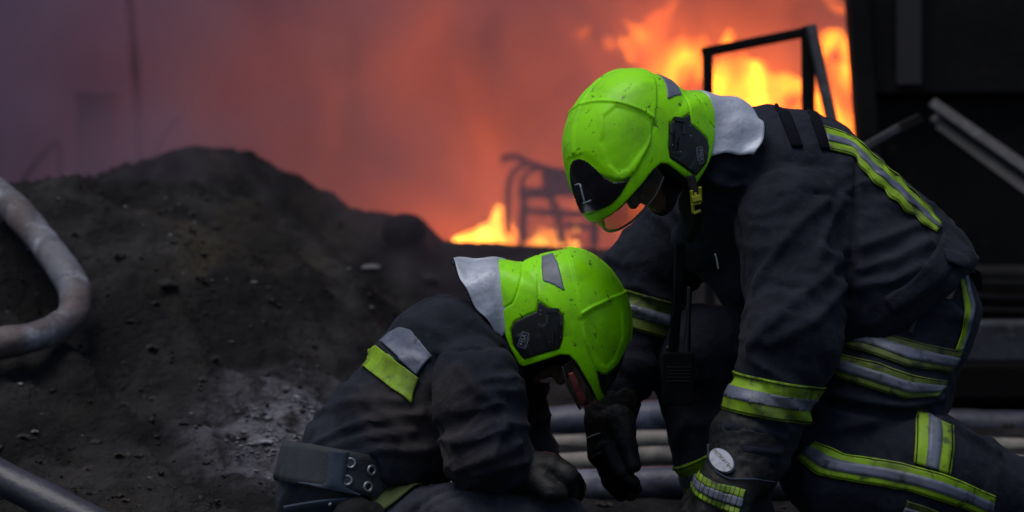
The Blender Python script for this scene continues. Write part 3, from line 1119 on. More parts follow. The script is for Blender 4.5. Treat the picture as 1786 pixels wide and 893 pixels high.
def make_helmet(parent, mw, label, face_side):
    inv = Matrix.Translation(-Vector(parent.location)) @ mw
    first = 'shell' not in MESH

    def part(name, key, m, par):
        if key not in MESH:
            o = obj(name, *HP[key], M[m], par)
            MESH[key] = o.data
        else:
            o = bpy.data.objects.new(name, MESH[key])
            COL.objects.link(o)
            o.parent = par
            o.location = (0, 0, 0)
        return o
    sh = part("helmet", 'shell', 'lime', parent)
    sh.matrix_local = inv
    sh['label'] = label
    part("front_badge", 'badge', 'gloss_black', sh)
    part("side_panel", 'panell', 'black_plastic', sh)
    part("side_panel", 'panelr', 'black_plastic', sh)
    part("reflective_sticker", 'stickl', 'sticker', sh)
    part("reflective_sticker", 'stickr', 'sticker', sh)
    part("visor", 'visor', 'visor', sh)
    part("visor_rim", 'visor_rim', 'gloss_black', sh)
    part("visor_lip", 'visor_lip', 'visor_lip', sh)
    part("helmet_liner", 'liner', 'black_cloth', sh)
    solid(part("neck_flap", 'flap_right' if face_side > 0 else 'flap_left', 'foil', sh), .004, 0)
    hv = HP['flap_right' if face_side > 0 else 'flap_left'][0]
    hvv, hf_ = tube(hv[21::22][1:-1], .0022, 8, 1, True)
    obj("flap_hem", hvv, hf_, M['black_cloth'], sh)
    for side in (1, -1):
        # maker's label on the side panel, clip block and screws
        V, F = text_mesh("MSA", .0125)
        V = V[:, [0, 1, 2]]
        c0, c1 = loc((905, 600)), loc((915, 570))       # the word runs from bottom to top of the panel
        ax = (c1 - c0) / np.linalg.norm(c1 - c0)
        if side > 0:
            ax = -ax
        ay = np.array([-ax[1], ax[0]]) * (1 if side < 0 else -1)
        ctr = loc((912, 587))
        P2 = ctr + V[:, :1] * ax + V[:, 1:2] * ay
        obj("lettering", on_egg(np.c_[P2, V[:, 2]], side, .0036), F, M['white_mark'], sh, False)
        fr = []
        w2, h2, th = .0155, .0068, .0009
        for a, b in (((-w2, -h2), (w2, -h2)), ((w2, -h2), (w2, h2)), ((w2, h2), (-w2, h2)), ((-w2, h2), (-w2, -h2)), ((-w2, -h2 - .003), (w2 * .6, -h2 - .003))):
            a, b = np.array(a), np.array(b)
            d = (b - a) / np.linalg.norm(b - a) * th / 2
            nn = np.array([-d[1], d[0]])
            q = np.array([a - d - nn, b + d - nn, b + d + nn, a - d + nn])
            fr.append((on_egg(ctr + q[:, :1] * ax + q[:, 1:] * ay, side, .0038), [(0, 1, 2, 3)]))
        obj("label_frame", *join(fr), M['white_mark'], sh, False)
        blk = []
        for (x0, y0, x1, y1), hh in (((950, 545, 955, 560), .006), ((974, 546, 979, 562), .006), ((958, 556, 971, 575), .005), ((955, 582, 972, 596), .004), ((952, 533, 972, 540), .006),
                                     ((960, 566, 963, 590), .008), ((968, 566, 970, 588), .008)):
            q = locs([(x0, y0), (x1, y0), (x1, y1), (x0, y1)])
            a, b = on_egg(q, side, hh), on_egg(q, side, -.001)
            blk.append((np.concatenate([b, a]), [(4, 5, 6, 7), (0, 1, 5, 4), (1, 2, 6, 5), (2, 3, 7, 6), (3, 0, 4, 7)]))
        for bi, (bv, bf) in enumerate(blk):
            obj("clip_jaw" if bi < 2 else "clip_block", bv, bf, M['belt' if bi < 2 else 'black_plastic'], sh, False)
        for q in ((941, 536), (941, 543), (939, 560), (957, 590), (962, 591), (975, 582)):
            c = loc(q)
            ring = c + .0013 * np.stack([np.cos(np.arange(8) * .785), np.sin(np.arange(8) * .785)], 1)
            obj("screw", on_egg(ring, side, .0055), [tuple(range(8))], M['steel'], sh, False)
    return sh


# ------------------------------------------------------------------ tools for dressing a body
def head_field(mw):
    A = np.array(mw.inverted())

    def ell(q, c, r):
        r = np.array(r)
        e = (q - np.array(c)) / r
        k = np.sqrt((e * e).sum(1))
        return (k - 1) * r.min()

    def f(p, grow=0):
        q = p @ A[:3, :3].T + A[:3, 3]
        s = q.copy()
        s[:, 1] = np.abs(s[:, 1])
        d = ell(q, (.0, 0, .0), (.098, .077, .108))
        d = smin(d, ell(q, (.045, 0, -.055), (.060, .058, .075)), .03)
        d = smin(d, Cap((.078, 0, -.10), .028, (.0, .045, -.07), .03)(s), .025)
        d = smin(d, Cap((.106, 0, -.028), .007, (.126, 0, -.060), .011)(q), .012)
        d = smin(d, Cap((.116, 0, -.066), .006, (.112, .012, -.066), .007)(s), .006)
        d = smin(d, Cap((.098, 0, -.012), .012, (.092, .034, -.014), .011)(s), .012)
        d = smin(d, Cap((.107, 0, -.080), .006, (.101, .018, -.082), .004)(s), .006)
        d = smin(d, Cap((.105, 0, -.089), .006, (.099, .015, -.089), .005)(s), .006)
        d = smin(d, Cap((.094, 0, -.115), .018, (.09, .008, -.115), .017)(s), .012)
        d = -smin(-d, Cap((.103, .031, -.034), .011, (.100, .034, -.034), .011)(s), .008)
        d = smin(d, Cap((.0885, .031, -.034), .0125, (.0885, .0312, -.034), .0125)(s), .002)
        d = smin(d, ell(s, (-.005, .078, -.035), (.018, .009, .031)), .006)
        return d - grow
    return f


def wrinkle(V, F, prims, amp=.009, lam=.055, seed=0, fine=.0022):
    """cloth folds running across each limb, blended between limbs"""
    N = normals(V, F)
    tot, ws = np.zeros(len(V)), np.zeros(len(V))
    for i, c in enumerate(prims):
        w = np.exp(-np.maximum(c(V), -.02) / .015).clip(0, 50)
        ax = c.b - c.a
        ax = ax / (np.linalg.norm(ax) + 1e-9)
        fo = c.fold or {}
        if 'dir' in fo:
            ax = np.array(fo['dir'], float)
            ax /= np.linalg.norm(ax)
        l_, a_ = fo.get('lam', lam), fo.get('amp', amp)
        s = (V - c.a) @ ax
        q = V - c.a - s[:, None] * ax
        wob = (fbm(V * 6 + i * 7, 3, seed + 3) - .5) * 1.6
        P = np.concatenate([q * (.28 / l_), ], 1) + ax * (s / l_ + wob)[:, None]
        nz = fbm(P + i * 13.7, 2, seed + i)
        rid = 1 - np.abs(2 * nz - 1)
        msk = sstep(.25, .6, fbm(V * 4.5 + 50, 2, seed + 40 + i))
        d = a_ * (rid ** 1.6 - .6) * (.35 + .65 * msk) * 3.4
        tot += w * d  # blend
        ws += w
    d = tot / np.maximum(ws, 1e-9) + fine * (fbm(V * 45, 3, seed + 77) - .5) * 2 + .0042 * sstep(.35, .6, fbm(V * 6 + 9, 2, seed + 60)) * (.5 - np.abs(2 * fbm(V * np.array([17, 17, 17.]) + (fbm(V * 9, 2, seed + 63) * 2)[:, None], 2, seed + 61) - 1) ** .7)
    return V + N * d[:, None]


def bvh_of(V, F):
    return BVHTree.FromPolygons([tuple(v) for v in V], [tuple(int(i) for i in f) for f in F])


def cast(bvh, px, py, dflt):
    o = Vector(CAMP)
    d = Vector(W(px, py, 1.0) - CAMP)
    L = d.length
    h = bvh.ray_cast(o, d / L)
    if h[0] is not None and abs((h[0] - o).length / L - dflt) < .6:
        return np.array(h[0]), np.array(h[1])
    p = Vector(W(px, py, dflt))
    h = bvh.find_nearest(p)
    return np.array(h[0]), np.array(h[1])


def creases(V, F, polys, dflt):
    bvh = bvh_of(V, F)
    N = normals(V, F)
    disp = np.zeros(len(V))
    for pl, amp, wid in polys:
        pts = np.array([cast(bvh, x, y, dflt)[0] for x, y in pl])
        d = np.full(len(V), 9.)
        for a, b in zip(pts[:-1], pts[1:]):
            e = b - a
            w = V - a
            t = np.clip((w @ e) / (e @ e + 1e-12), 0, 1)
            d = np.minimum(d, np.linalg.norm(w - t[:, None] * e, axis=1))
        disp += 1.9 * amp * np.exp(-(d / wid) ** 2)
    return V + N * disp[:, None]


def resample(pl, n):
    pl = np.array(pl, float)
    L = np.r_[0, np.cumsum(np.linalg.norm(np.diff(pl, axis=0), axis=1))]
    t = np.linspace(0, L[-1], n)
    return np.stack([np.interp(t, L, pl[:, 0]), np.interp(t, L, pl[:, 1])], 1)


def patch(name, e0, e1, bvh, dflt, m, par, off=.003, v0=0., v1=1., nu=None, nv=5, thick=.003, mi=None, label=None, mats=None):
    """cloth strip sewn on a surface between two edge lines"""
    nu = nu or max(6, int(np.linalg.norm(np.diff(np.array(e0, float), axis=0), axis=1).sum() / 5))
    A, B = resample(e0, nu), resample(e1, nu)
    V, Nn = [], []
    for j in range(nv):
        v = v0 + (v1 - v0) * j / (nv - 1)
        for i in range(nu):
            p = A[i] * (1 - v) + B[i] * v
            h, n = cast(bvh, p[0], p[1], dflt)
            V.append(h)
            Nn.append(n if n @ (CAMP - h) > 0 else -n)
    V, Nn = np.array(V).reshape(nv, nu, 3), np.array(Nn).reshape(nv, nu, 3)
    for _ in range(2):                                  # even the seat of the strip out a little
        Nn[:, 1:-1] = (Nn[:, :-2] + Nn[:, 1:-1] + Nn[:, 2:]) / 3
        V[:, 1:-1] = V[:, 1:-1] * .5 + (V[:, :-2] + V[:, 2:]) * .25
    Nn /= np.linalg.norm(Nn, axis=2)[..., None]
    V = (V + Nn * off).reshape(-1, 3)
    F = [(j * nu + i, j * nu + i + 1, (j + 1) * nu + i + 1, (j + 1) * nu + i) for j in range(nv - 1) for i in range(nu - 1)]
    a = V[F[0][2]] - V[F[0][0]]
    b = V[F[0][3]] - V[F[0][1]]
    if np.cross(a, b) @ (CAMP - V[F[0][0]]) < 0:
        F = [f[::-1] for f in F]
    mlist = [M[x] for x in mats] if mats else M[m]
    o = obj(name, V, F, mlist, par, True, None if mi is None else [mi(i) for j in range(nv - 1) for i in range(nu - 1)])
    solid(o, thick, 1)
    if label:
        o['label'] = label
    return o


def band(name, V, F, N, c, axis, hw, rad, m, par, off=.003, label=None):
    """a strip sewn right round a limb"""
    c, axis = np.array(c, float), np.array(axis, float)
    axis /= np.linalg.norm(axis)
    s = (V - c) @ axis
    r = np.linalg.norm(V - c - s[:, None] * axis, axis=1)
    near = (np.abs(s) < hw + .02) & (r < rad)
    fm = near[F].all(1)
    Fk = F[fm]
    u = np.unique(Fk)
    mp_ = np.full(len(V), -1)
    mp_[u] = np.arange(len(u))
    bm = bmesh.new()
    vs = [bm.verts.new(V[i] + N[i] * off) for i in u]
    for f in Fk:
        bm.faces.new([vs[mp_[i]] for i in f])
    for sg in (1, -1):
        bmesh.ops.bisect_plane(bm, geom=bm.verts[:] + bm.edges[:] + bm.faces[:], plane_co=Vector(c + axis * hw * sg), plane_no=Vector(axis * sg), clear_outer=True)
    bm.verts.ensure_lookup_table()
    bm.verts.index_update()
    Vo = np.array([v.co[:] for v in bm.verts])
    Fo = [[v.index for v in f.verts] for f in bm.faces]
    bm.free()
    o = obj(name, Vo, Fo, M[m], par)
    solid(o, .003, 0)
    if label:
        o['label'] = label
    return o


def tape_band(V, F, N, c, axis, hw, rad, par, m='yellow', frac=.30, label=None):
    b = band("reflective_band", V, F, N, c, axis, hw, rad, m, par, .003, label)
    s = band("silver_strip", V, F, N, c, axis, hw * frac, rad, 'silver', b, .0052)
    for q in (-.88, .88):
        band("stitching", V, F, N, np.array(c) + np.array(axis) / np.linalg.norm(axis) * hw * q, axis, .0007, rad, 'stitch', b, .0058)
    return b


def tape_patch(e0, e1, bvh, d, par, m='yellow', v0=.33, v1=.67, label=None):
    b = patch("reflective_band", e0, e1, bvh, d, m, par, .003, nv=7, label=label)
    patch("silver_strip", e0, e1, bvh, d, 'silver', b, .0052, v0, v1, nv=4)
    for q in (.06, .94):
        patch("stitching", e0, e1, bvh, d, 'stitch', b, .0050, q - .014, q + .014, nv=2, thick=.0015)
    return b


def stroke(name, pl, w, bvh, d, m, par, off=.004, thick=.002):
    pl = np.array(pl, float)
    t = np.gradient(resample(pl, max(len(pl), 4)), axis=0)
    q = resample(pl, max(len(pl), 4))
    nrm = np.stack([-t[:, 1], t[:, 0]], 1)
    nrm /= np.linalg.norm(nrm, axis=1)[:, None]
    return patch(name, q + nrm * w / 2, q - nrm * w / 2, bvh, d, m, par, off, nv=2, thick=thick)


def glove_mesh(prims, k, h=.003, seed=0, amp=.0022):
    V, F = polygonise(union(prims, k), *bbox(prims, .012), h)
    N = normals(V, F)
    V = V + N * (amp * (1 - 2 * np.abs(2 * fbm(V * 55, 3, seed) - 1)))[:, None]
    return relax(V, F, 1), F


# ------------------------------------------------------------------ the two helmets' placing
ML = Matrix(((.3746, 0, .9272, 0), (0, 1, 0, 0), (-.9272, 0, .3746, 0), (0, 0, 0, 1)))
ML.translation = Vector(W(985, 545, 4.1))
MR = Matrix(((-.36394, .49825, -.78695, 0), (-.37428, -.85191, -.36629, 0), (-.85291, .16123, .49653, 0), (0, 0, 0, 1)))
MR.translation = Vector(W(1102, 236, 3.97))

# ------------------------------------------------------------------ the crouching firefighter at the right
G_FF = None
R = root("person", W(1500, 893, 4.1),
         "crouching firefighter at right, leaning over, dark suit with yellow bands round arms and legs", "person")
rT = [C((1365, 340), 4.13, 152, (1545, 515), 4.07, 163, {'lam': .085, 'amp': .010}), C((1365, 340), 4.27, 152, (1545, 515), 4.25, 163, {'lam': .085, 'amp': .010}),
      C((1285, 395), 4.14, 88, (1360, 500), 4.14, 100), C((1262, 310), 4.14, 58, (1350, 330), 4.18, 118), C((1262, 290), 4.0, 52, (1225, 430), 4.16, 45)]
rNA = [C((1378, 385), 3.97, 92, (1382, 590), 3.86, 84, {'lam': .075, 'amp': .008}), C((1382, 590), 3.86, 84, (1312, 780), 3.84, 64, {'lam': .05, 'amp': .010}),
       C((1312, 780), 3.84, 64, (1304, 800), 3.84, 60)]
rFA = [C((1240, 370), 4.38, 92, (1128, 475), 4.4, 74), C((1128, 475), 4.4, 74, (1116, 575), 4.38, 66, {'lam': .05}), C((1116, 575), 4.38, 66, (1071, 690), 4.3, 49, {'lam': .045})]
hem_c, hem_n = W(1618, 500, 4.14), np.array([.60, 0, -.80])
uT, uA = union(rT, .05), union(rNA, .03)
uF = union(rFA, .03)


def r_jacket(p):
    t = smax(uT(p), (p - hem_c) @ hem_n, .015)
    return smin(smin(t, uF(p), .03), uA(p), .014)


V, F = polygonise(r_jacket, *bbox(rT + rNA + rFA), .0058)
V = wrinkle(V, F, rT + rNA + rFA, seed=4)
V = creases(V, F, [
    ([(1361, 342), (1425, 338), (1491, 340)], -.0035, .004),
    ([(1495, 276), (1493, 330), (1491, 391), (1484, 450), (1478, 525)], -.006, .006),
    ([(1276, 364), (1288, 400), (1296, 440), (1298, 492)], -.006, .007),
    ([(1440, 350), (1400, 385), (1360, 430), (1320, 500)], .006, .012),
    ([(1470, 350), (1440, 400), (1420, 470)], .005, .012),
    ([(1475, 430), (1430, 490), (1350, 560), (1310, 600)], .006, .013),
    ([(1470, 500), (1420, 560), (1340, 600)], .006, .012),
    ([(1500, 470), (1560, 455), (1620, 425)], .007, .012), ([(1500, 500), (1560, 490), (1615, 465)], .007, .011),
    ([(1505, 430), (1560, 410), (1610, 390)], .006, .012),
    ([(1270, 745), (1320, 750), (1370, 765)], .005, .008), ([(1265, 775), (1310, 785), (1360, 790)], .005, .007)], 4.0)
V = relax(V, F, 1, .3)
NJ, VJ, FJ = normals(V, F), V, F
obj("jacket", V, F, M['navy'], R)
bJ = bvh_of(V, F)

rL = [C((1575, 545), 4.05, 116, (1585, 545), 4.05, 116), C((1575, 545), 4.25, 116, (1585, 545), 4.25, 116),
      C((1588, 570), 4.04, 106, (1540, 675), 4.0, 110, {'lam': .07, 'amp': .006}), C((1540, 675), 4.0, 106, (1440, 820), 3.96, 82, {'lam': .07, 'amp': .007}),
      C((1462, 838), 3.94, 86, (1600, 832), 3.93, 110, {'lam': .09, 'amp': .006}), C((1600, 832), 3.93, 110, (1770, 868), 3.98, 78, {'lam': .07, 'amp': .007}),
      C((1510, 570), 4.30, 100, (1222, 625), 4.36, 84, {'lam': .08}), C((1222, 625), 4.36, 86, (1276, 880), 4.34, 74, {'lam': .08, 'amp': .008})]
uL = [union(rL[:4], .03), union(rL[4:6], .03), union(rL[6:], .03)]
V, F = polygonise(lambda p: smin(smin(uL[0](p), uL[1](p), .012), uL[2](p), .02), *bbox(rL), .0062)
V = wrinkle(V, F, rL, amp=.007, lam=.07, seed=9)
V = creases(V, F, [([(1440, 700), (1500, 716), (1570, 722), (1645, 705)], -.012, .009), ([(1452, 690), (1520, 704), (1580, 710), (1640, 694)], .007, .009),
                   ([(1400, 770), (1450, 750), (1520, 735)], .006, .012), ([(1640, 735), (1690, 760), (1740, 790)], .006, .012),
                   ([(1540, 545), (1610, 540), (1670, 555)], .006, .010), ([(1600, 520), (1650, 530), (1690, 560)], .006, .010)], 4.0)
V = relax(V, F, 1, .3)
obj("trousers", V, F, M['navy'], R)
NP, VP, FP = normals(V, F), V, F
bP = bvh_of(V, F)


def shrink(ps, by):
    return [Cap(c.a, max(.018, c.ra - by), c.b, max(.018, c.rb - by)) for c in ps]


# body: one continuous figure under the clothes, head to gloves and boots
hand_n = [C((1304, 800), 3.84, 40, (1252, 868), 3.80, 36), C((1252, 868), 3.80, 30, (1222, 930), 3.78, 20)]
hand_f = [C((1071, 690), 4.3, 34, (1056, 770), 4.27, 30), C((1056, 770), 4.27, 24, (1092, 850), 4.25, 16)]
hfR = head_field(MR)
neckR = Cap(np.array(MR @ Vector((-.03, 0, -.08))), .055, W(1310, 310, 4.12), .075)
bodyR = union(shrink(rT + rNA + rFA + rL, .022) + shrink(hand_n + hand_f, .008) + [neckR], .03)
lo, hi = bbox(rT + rNA + rFA + rL + hand_n + hand_f)
hl = np.array(MR.translation)
lo, hi = np.minimum(lo, hl - .2), np.maximum(hi, hl + .2)
V, F = polygonise(lambda p: smin(bodyR(p), hfR(p), .015), lo, hi, .0045)
obj("body", V, F, M['skin'], R)
# fire hood round face and neck
Ai = np.array(MR.inverted())


def hood(hf, Ai, neck, xf=.062):
    def f(p):
        q = p @ Ai[:3, :3].T + Ai[:3, 3]
        d = smin(hf(p, .007), neck(p) - .008, .02)
        face = np.sqrt(((q - np.array([.115, 0, -.055])) ** 2 * np.array([1.0, 1.15, .75])).sum(1)) - xf
        return smax(d, -face, .004)
    return f


V, F = polygonise(hood(hfR, Ai, neckR), hl - .22, hl + .24, .004)
obj("fire_hood", V, F, M['black_cloth'], R)
HR = make_helmet(R, MR, "lime helmet seen from its front left, black badge, clear visor", 1)

# gloves
gN = [C((1310, 770), 3.84, 74, (1296, 815), 3.82, 62), C((1296, 815), 3.82, 60, (1258, 862), 3.79, 50),
      C((1262, 850), 3.77, 34, (1232, 900), 3.76, 22), C((1232, 900), 3.76, 20, (1226, 950), 3.77, 16),
      C((1246, 858), 3.80, 30, (1214, 902), 3.80, 20), C((1214, 902), 3.80, 19, (1210, 948), 3.81, 15),
      C((1240, 860), 3.84, 28, (1206, 898), 3.84, 18), C((1206, 898), 3.84, 17, (1204, 940), 3.85, 14),
      C((1290, 850), 3.76, 32, (1282, 905), 3.73, 20), C((1282, 905), 3.73, 19, (1262, 945), 3.73, 15),
      C((1236, 850), 3.86, 26, (1205, 880), 3.88, 16), C((1205, 880), 3.88, 15, (1200, 918), 3.88, 13)]
V, F = glove_mesh(gN, .012, .0032, 3)
obj("glove", V, F, M['glove'], R)
bGN = bvh_of(V, F)
gF = [C((1068, 705), 4.29, 49, (1062, 735), 4.27, 42), C((1058, 735), 4.27, 36, (1050, 790), 4.25, 25), C((1068, 740), 4.24, 30, (1062, 790), 4.22, 20),
      C((1045, 785), 4.29, 17, (1066, 838), 4.29, 15), C((1066, 838), 4.29, 15, (1083, 862), 4.29, 12),
      C((1048, 788), 4.25, 18, (1075, 838), 4.24, 15), C((1075, 838), 4.24, 15, (1100, 862), 4.24, 11),
      C((1056, 788), 4.21, 18, (1085, 832), 4.20, 15), C((1085, 832), 4.20, 15, (1109, 852), 4.20, 10),
      C((1062, 785), 4.18, 16, (1082, 822), 4.16, 13), C((1082, 822), 4.16, 13, (1106, 842), 4.16, 10),
      C((1082, 735), 4.22, 26, (1093, 775), 4.17, 17), C((1093, 775), 4.17, 17, (1104, 812), 4.15, 13)]
V, F = glove_mesh(gF, .008, .0028, 6)
gl2 = obj("glove", V, F, M['glove'], R)
bGF = bvh_of(V, F)
for pl in ([(1025, 765), (1035, 759), (1048, 756)], [(1034, 797), (1040, 791), (1049, 789)]):
    stroke("silver_piping", pl, 1.6, bGF, 4.25, 'thread', gl2, .002, .001)

# striped knuckle tape, oval maker's badge and piping on the near glove
e_t = [(1215, 813), (1222, 826), (1234, 835), (1252, 843), (1276, 848), (1300, 855)]
e_b = [(1207, 846), (1213, 860), (1226, 870), (1246, 880), (1266, 888), (1288, 898)]
seg = lambda i: 1 if i % 6 == 5 else 0
kt = patch("knuckle_tape", e_t, e_b, bGN, 3.80, None, R, .004, .0, .34, nu=73, nv=5, mi=seg, mats=['yellow', 'glove'], label="yellow tape with black bars")
patch("silver_strip", e_t, e_b, bGN, 3.80, None, kt, .004, .36, .74, nu=73, nv=5, mi=seg, mats=['silver', 'glove'])
patch("lower_strip", e_t, e_b, bGN, 3.80, None, kt, .004, .78, 1.06, nu=73, nv=4, mi=seg, mats=['yellow', 'glove'])
cpt, nrm = cast(bGN, 1262, 808, 3.80)
nrm = sum(cast(bGN, 1262 + dx, 808 + dy, 3.80)[1] for dx in (-16, -8, 0, 8, 16) for dy in (-18, -9, 0, 9, 18))
nrm = nrm if nrm[1] < 0 else -nrm
nrm /= np.linalg.norm(nrm)
sc_ = 3.8 / FPX
bx = np.array([.63, 0, -.78])
bx -= nrm * (bx @ nrm)
bx /= np.linalg.norm(bx)
by = np.cross(nrm, bx)
by = by if by[2] > 0 else -by
cpt = W(1262, 808, 3.80)
cpt, _ = cast(bGN, 1262, 808, 3.80)
cpt = cpt + nrm * .009
dirs = [(math.cos(a), math.sin(a)) for a in np.linspace(0, 2 * math.pi, 40, endpoint=False)]
Vb = [cpt + bx * c * 29 * sc_ + by * s * 17 * sc_ for c, s in dirs]
o = obj("oval_badge", Vb, [tuple(range(40))], M['white_mark'], R, False)
solid(o, .007, 0)
tv, tf = text_mesh("PATRON fire", .0107)
obj("lettering", cpt + nrm * .0042 + tv[:, :1] * bx + (tv[:, 1:2] + .003) * by + tv[:, 2:] * nrm, tf, M['gloss_black'], o, False)
stroke("piping", [(1238, 775), (1238, 800), (1243, 818), (1256, 832), (1275, 838), (1310, 836), (1350, 839)], 2.2, bGN, 3.82, 'strap', R, .003)

# reflective bands
def ax_img(dx, dy):
    return np.array([dx, 0, -dy]) / math.hypot(dx, dy)


tape_band(VJ, FJ, NJ, W(1342, 692, 3.85), ax_img(-.165, .986), 33 * 3.85 / FPX, .13, R, 'yellow')
tape_band(VJ, FJ, NJ, W(1122, 545, 4.38), ax_img(-.27, .96), 31 * 4.38 / FPX, .13, R, 'yellow_dirty')
tape_band(VP, FP, NP, W(1236, 812, 4.35), ax_img(.50, .86), 30 * 4.35 / FPX, .13, R, 'yellow')
back_o = [(1434, 222), (1464, 231), (1492, 243), (1505, 254), (1520, 272), (1537, 283), (1550, 299), (1567, 307), (1580, 326), (1597, 337), (1606, 353), (1622, 364), (1630, 380), (1641, 390)]
back_i = [(1446, 264), (1472, 270), (1495, 276), (1499, 294), (1512, 306), (1522, 322), (1541, 330), (1548, 347), (1566, 354), (1576, 372), (1594, 376), (1605, 392), (1620, 398), (1632, 407)]
tape_patch(back_o, back_i, bJ, 4.1, R, v0=.36, v1=.62)
tape_patch([(1660, 452), (1684, 482), (1697, 535), (1688, 580), (1675, 612)], [(1648, 462), (1672, 490), (1681, 540), (1675, 580), (1664, 611)], bP, 4.1, R, 'yellow', .05, .4)
tape_patch([(1480, 569), (1531, 577), (1600, 598), (1677, 612)], [(1457, 602), (1508, 614), (1577, 640), (1655, 650)], bP, 3.98, R, 'yellow_dirty', .29, .71)
tape_patch([(1453, 615), (1531, 633), (1596, 656), (1650, 664)], [(1432, 649), (1508, 674), (1577, 695), (1636, 694)], bP, 3.98, R, 'yellow_dirty', .29, .71)
tape_patch([(1598, 716), (1597, 760), (1594, 808)], [(1662, 744), (1663, 785), (1656, 828)], bP, 3.9, R)
tape_patch([(1422, 769), (1476, 794), (1559, 804), (1647, 827), (1735, 864)], [(1392, 801), (1425, 829), (1508, 843), (1587, 856), (1670, 882), (1728, 905)], bP, 3.9, R, 'yellow', .3, .72)
tape_patch([(1582, 872), (1610, 880), (1636, 890)], [(1572, 905), (1604, 912), (1630, 918)], bP, 3.9, R, 'yellow_dirty')
# shoulder strips, white edging, tag, belt tab
patch("shoulder_strip", [(1350, 185), (1364, 215), (1381, 258)], [(1369, 183), (1384, 214), (1400, 258)], bJ, 4.1, 'dark_strip', R, .003)
patch("shoulder_strip", [(1407, 194), (1419, 225), (1431, 262)], [(1424, 199), (1436, 226), (1446, 263)], bJ, 4.1, 'dark_strip', R, .003)
stroke("pale_edging", [(1492, 560), (1479, 580), (1466, 606), (1460, 625), (1447, 641)], 5, bP, 3.95, 'silver', R, .012)
stroke("care_tag", [(1596, 558), (1590, 570), (1587, 582)], 8, bP, 3.98, 'char_pale', R, .004)
hem_e = [(1562, 540), (1598, 518), (1630, 495), (1664, 462)]
patch("hem_flap", [(1540, 520), (1580, 495), (1615, 460), (1642, 408)], [(1560, 545), (1600, 520), (1634, 496), (1668, 458)], bJ, 4.05, 'navy', R, .006)
patch("belt_tab", [(1638, 441), (1655, 447), (1672, 452)], [(1645, 462), (1665, 470), (1690, 472)], bJ, 4.06, 'navy', R, .014)
v, f = tube([W(1655, 458, 4.0), W(1680, 466, 4.02), W(1700, 476, 4.06), W(1704, 505, 4.08)], .013, 8, .25, True, 0, 0, 20)
obj("strap_end", v, f, M['black_cloth'], R)
v, f = tube([W(1658, 432, 4.0), W(1658, 432, 3.995)], .004, 10)
obj("snap_button", v, f, M['steel'], R)
# chin strap buckle and strap, zip pull
v, f = join([bar(W(1206, 332, 3.86), W(1209, 372, 3.87), .0062, .006), bar(W(1221, 326, 3.86), W(1222, 352, 3.87), .0062, .006), bar(W(1207, 348, 3.858), W(1223, 344, 3.858), .012, .007),
             bar(W(1210, 372, 3.865), W(1222, 367, 3.865), .006, .006), bar(W(1213, 336, 3.861), W(1214, 354, 3.861), .005, .006), bar(W(1207, 357, 3.862), W(1223, 354, 3.862), .004, .006)])
bevel(obj("chin_strap_buckle", v, f, M['buckle'], R, False), .0012)
v, f = tube([W(1204, 306, 3.88), W(1213, 345, 3.875), W(1218, 385, 3.90), W(1200, 420, 3.96)], .009, 8, .25, True, 0, 0, 20)
obj("chin_strap", v, f, M['black_cloth'], R)
zp = [(1247, 443), (1250, 452), (1253, 470)]
v, f = tube([W(x, y, 3.94) for x, y in zp], .0022, 8, 1, True, 0, 0, 12)
obj("zip_pull", v, f, M['steel'], R)
# boots
for pts in ([C((1770, 868), 3.98, 66, (1850, 872), 4.0, 52), C((1850, 872), 4.0, 50, (1880, 900), 4.02, 46)],
            [C((1276, 880), 4.34, 60, (1290, 925), 4.34, 52), C((1290, 935), 4.34, 46, (1205, 948), 4.30, 40)]):
    V, F = glove_mesh(pts, .03, .006, 2)
    obj("boot", V, F, M['glove'], R)

# radio hanging in front of the chest
t = root("handheld_radio", W(1183, 660, 4.15), "black handheld radio hanging on a strap below the right firefighter's chest", "radio")
v, f = box(W(1183, 660, 4.15), (.066, .036, .112))
rb = bevel(obj("radio_case", v, f, M['black_cloth'], t, False), .006, 3)
for k in range(5):
    v, f = bar(W(1162, 640 + k * 6, 4.128), W(1204, 640 + k * 6, 4.128), .0022, .004)
    obj("speaker_rib", v, f, M['black_plastic'], rb, False)
v, f = tube([W(1168, 616, 4.15), W(1168, 603, 4.15)], .0085, 14)
obj("volume_knob", v, f, M['black_plastic'], t)
v, f = tube([W(1197, 618, 4.15), W(1200, 560, 4.15), W(1203, 500, 4.15)], [.009, .006, .005], 10, 1, True, 0, 0, 16)
obj("antenna", v, f, M['black_plastic'], t)
v, f = tube([W(1186, 425, 4.04), W(1182, 500, 4.08), W(1178, 560, 4.12), W(1174, 612, 4.14)], .011, 8, .3, True, 0, 0, 24)
obj("carry_strap", v, f, M['black_cloth'], t)
v, f = tube([W(1178, 425, 4.02), W(1177, 500, 4.06), W(1174, 552, 4.1)], .0016, 6, 1, True, 0, 0, 24)
obj("mic_cord", v, f, M['char_grey'], t)

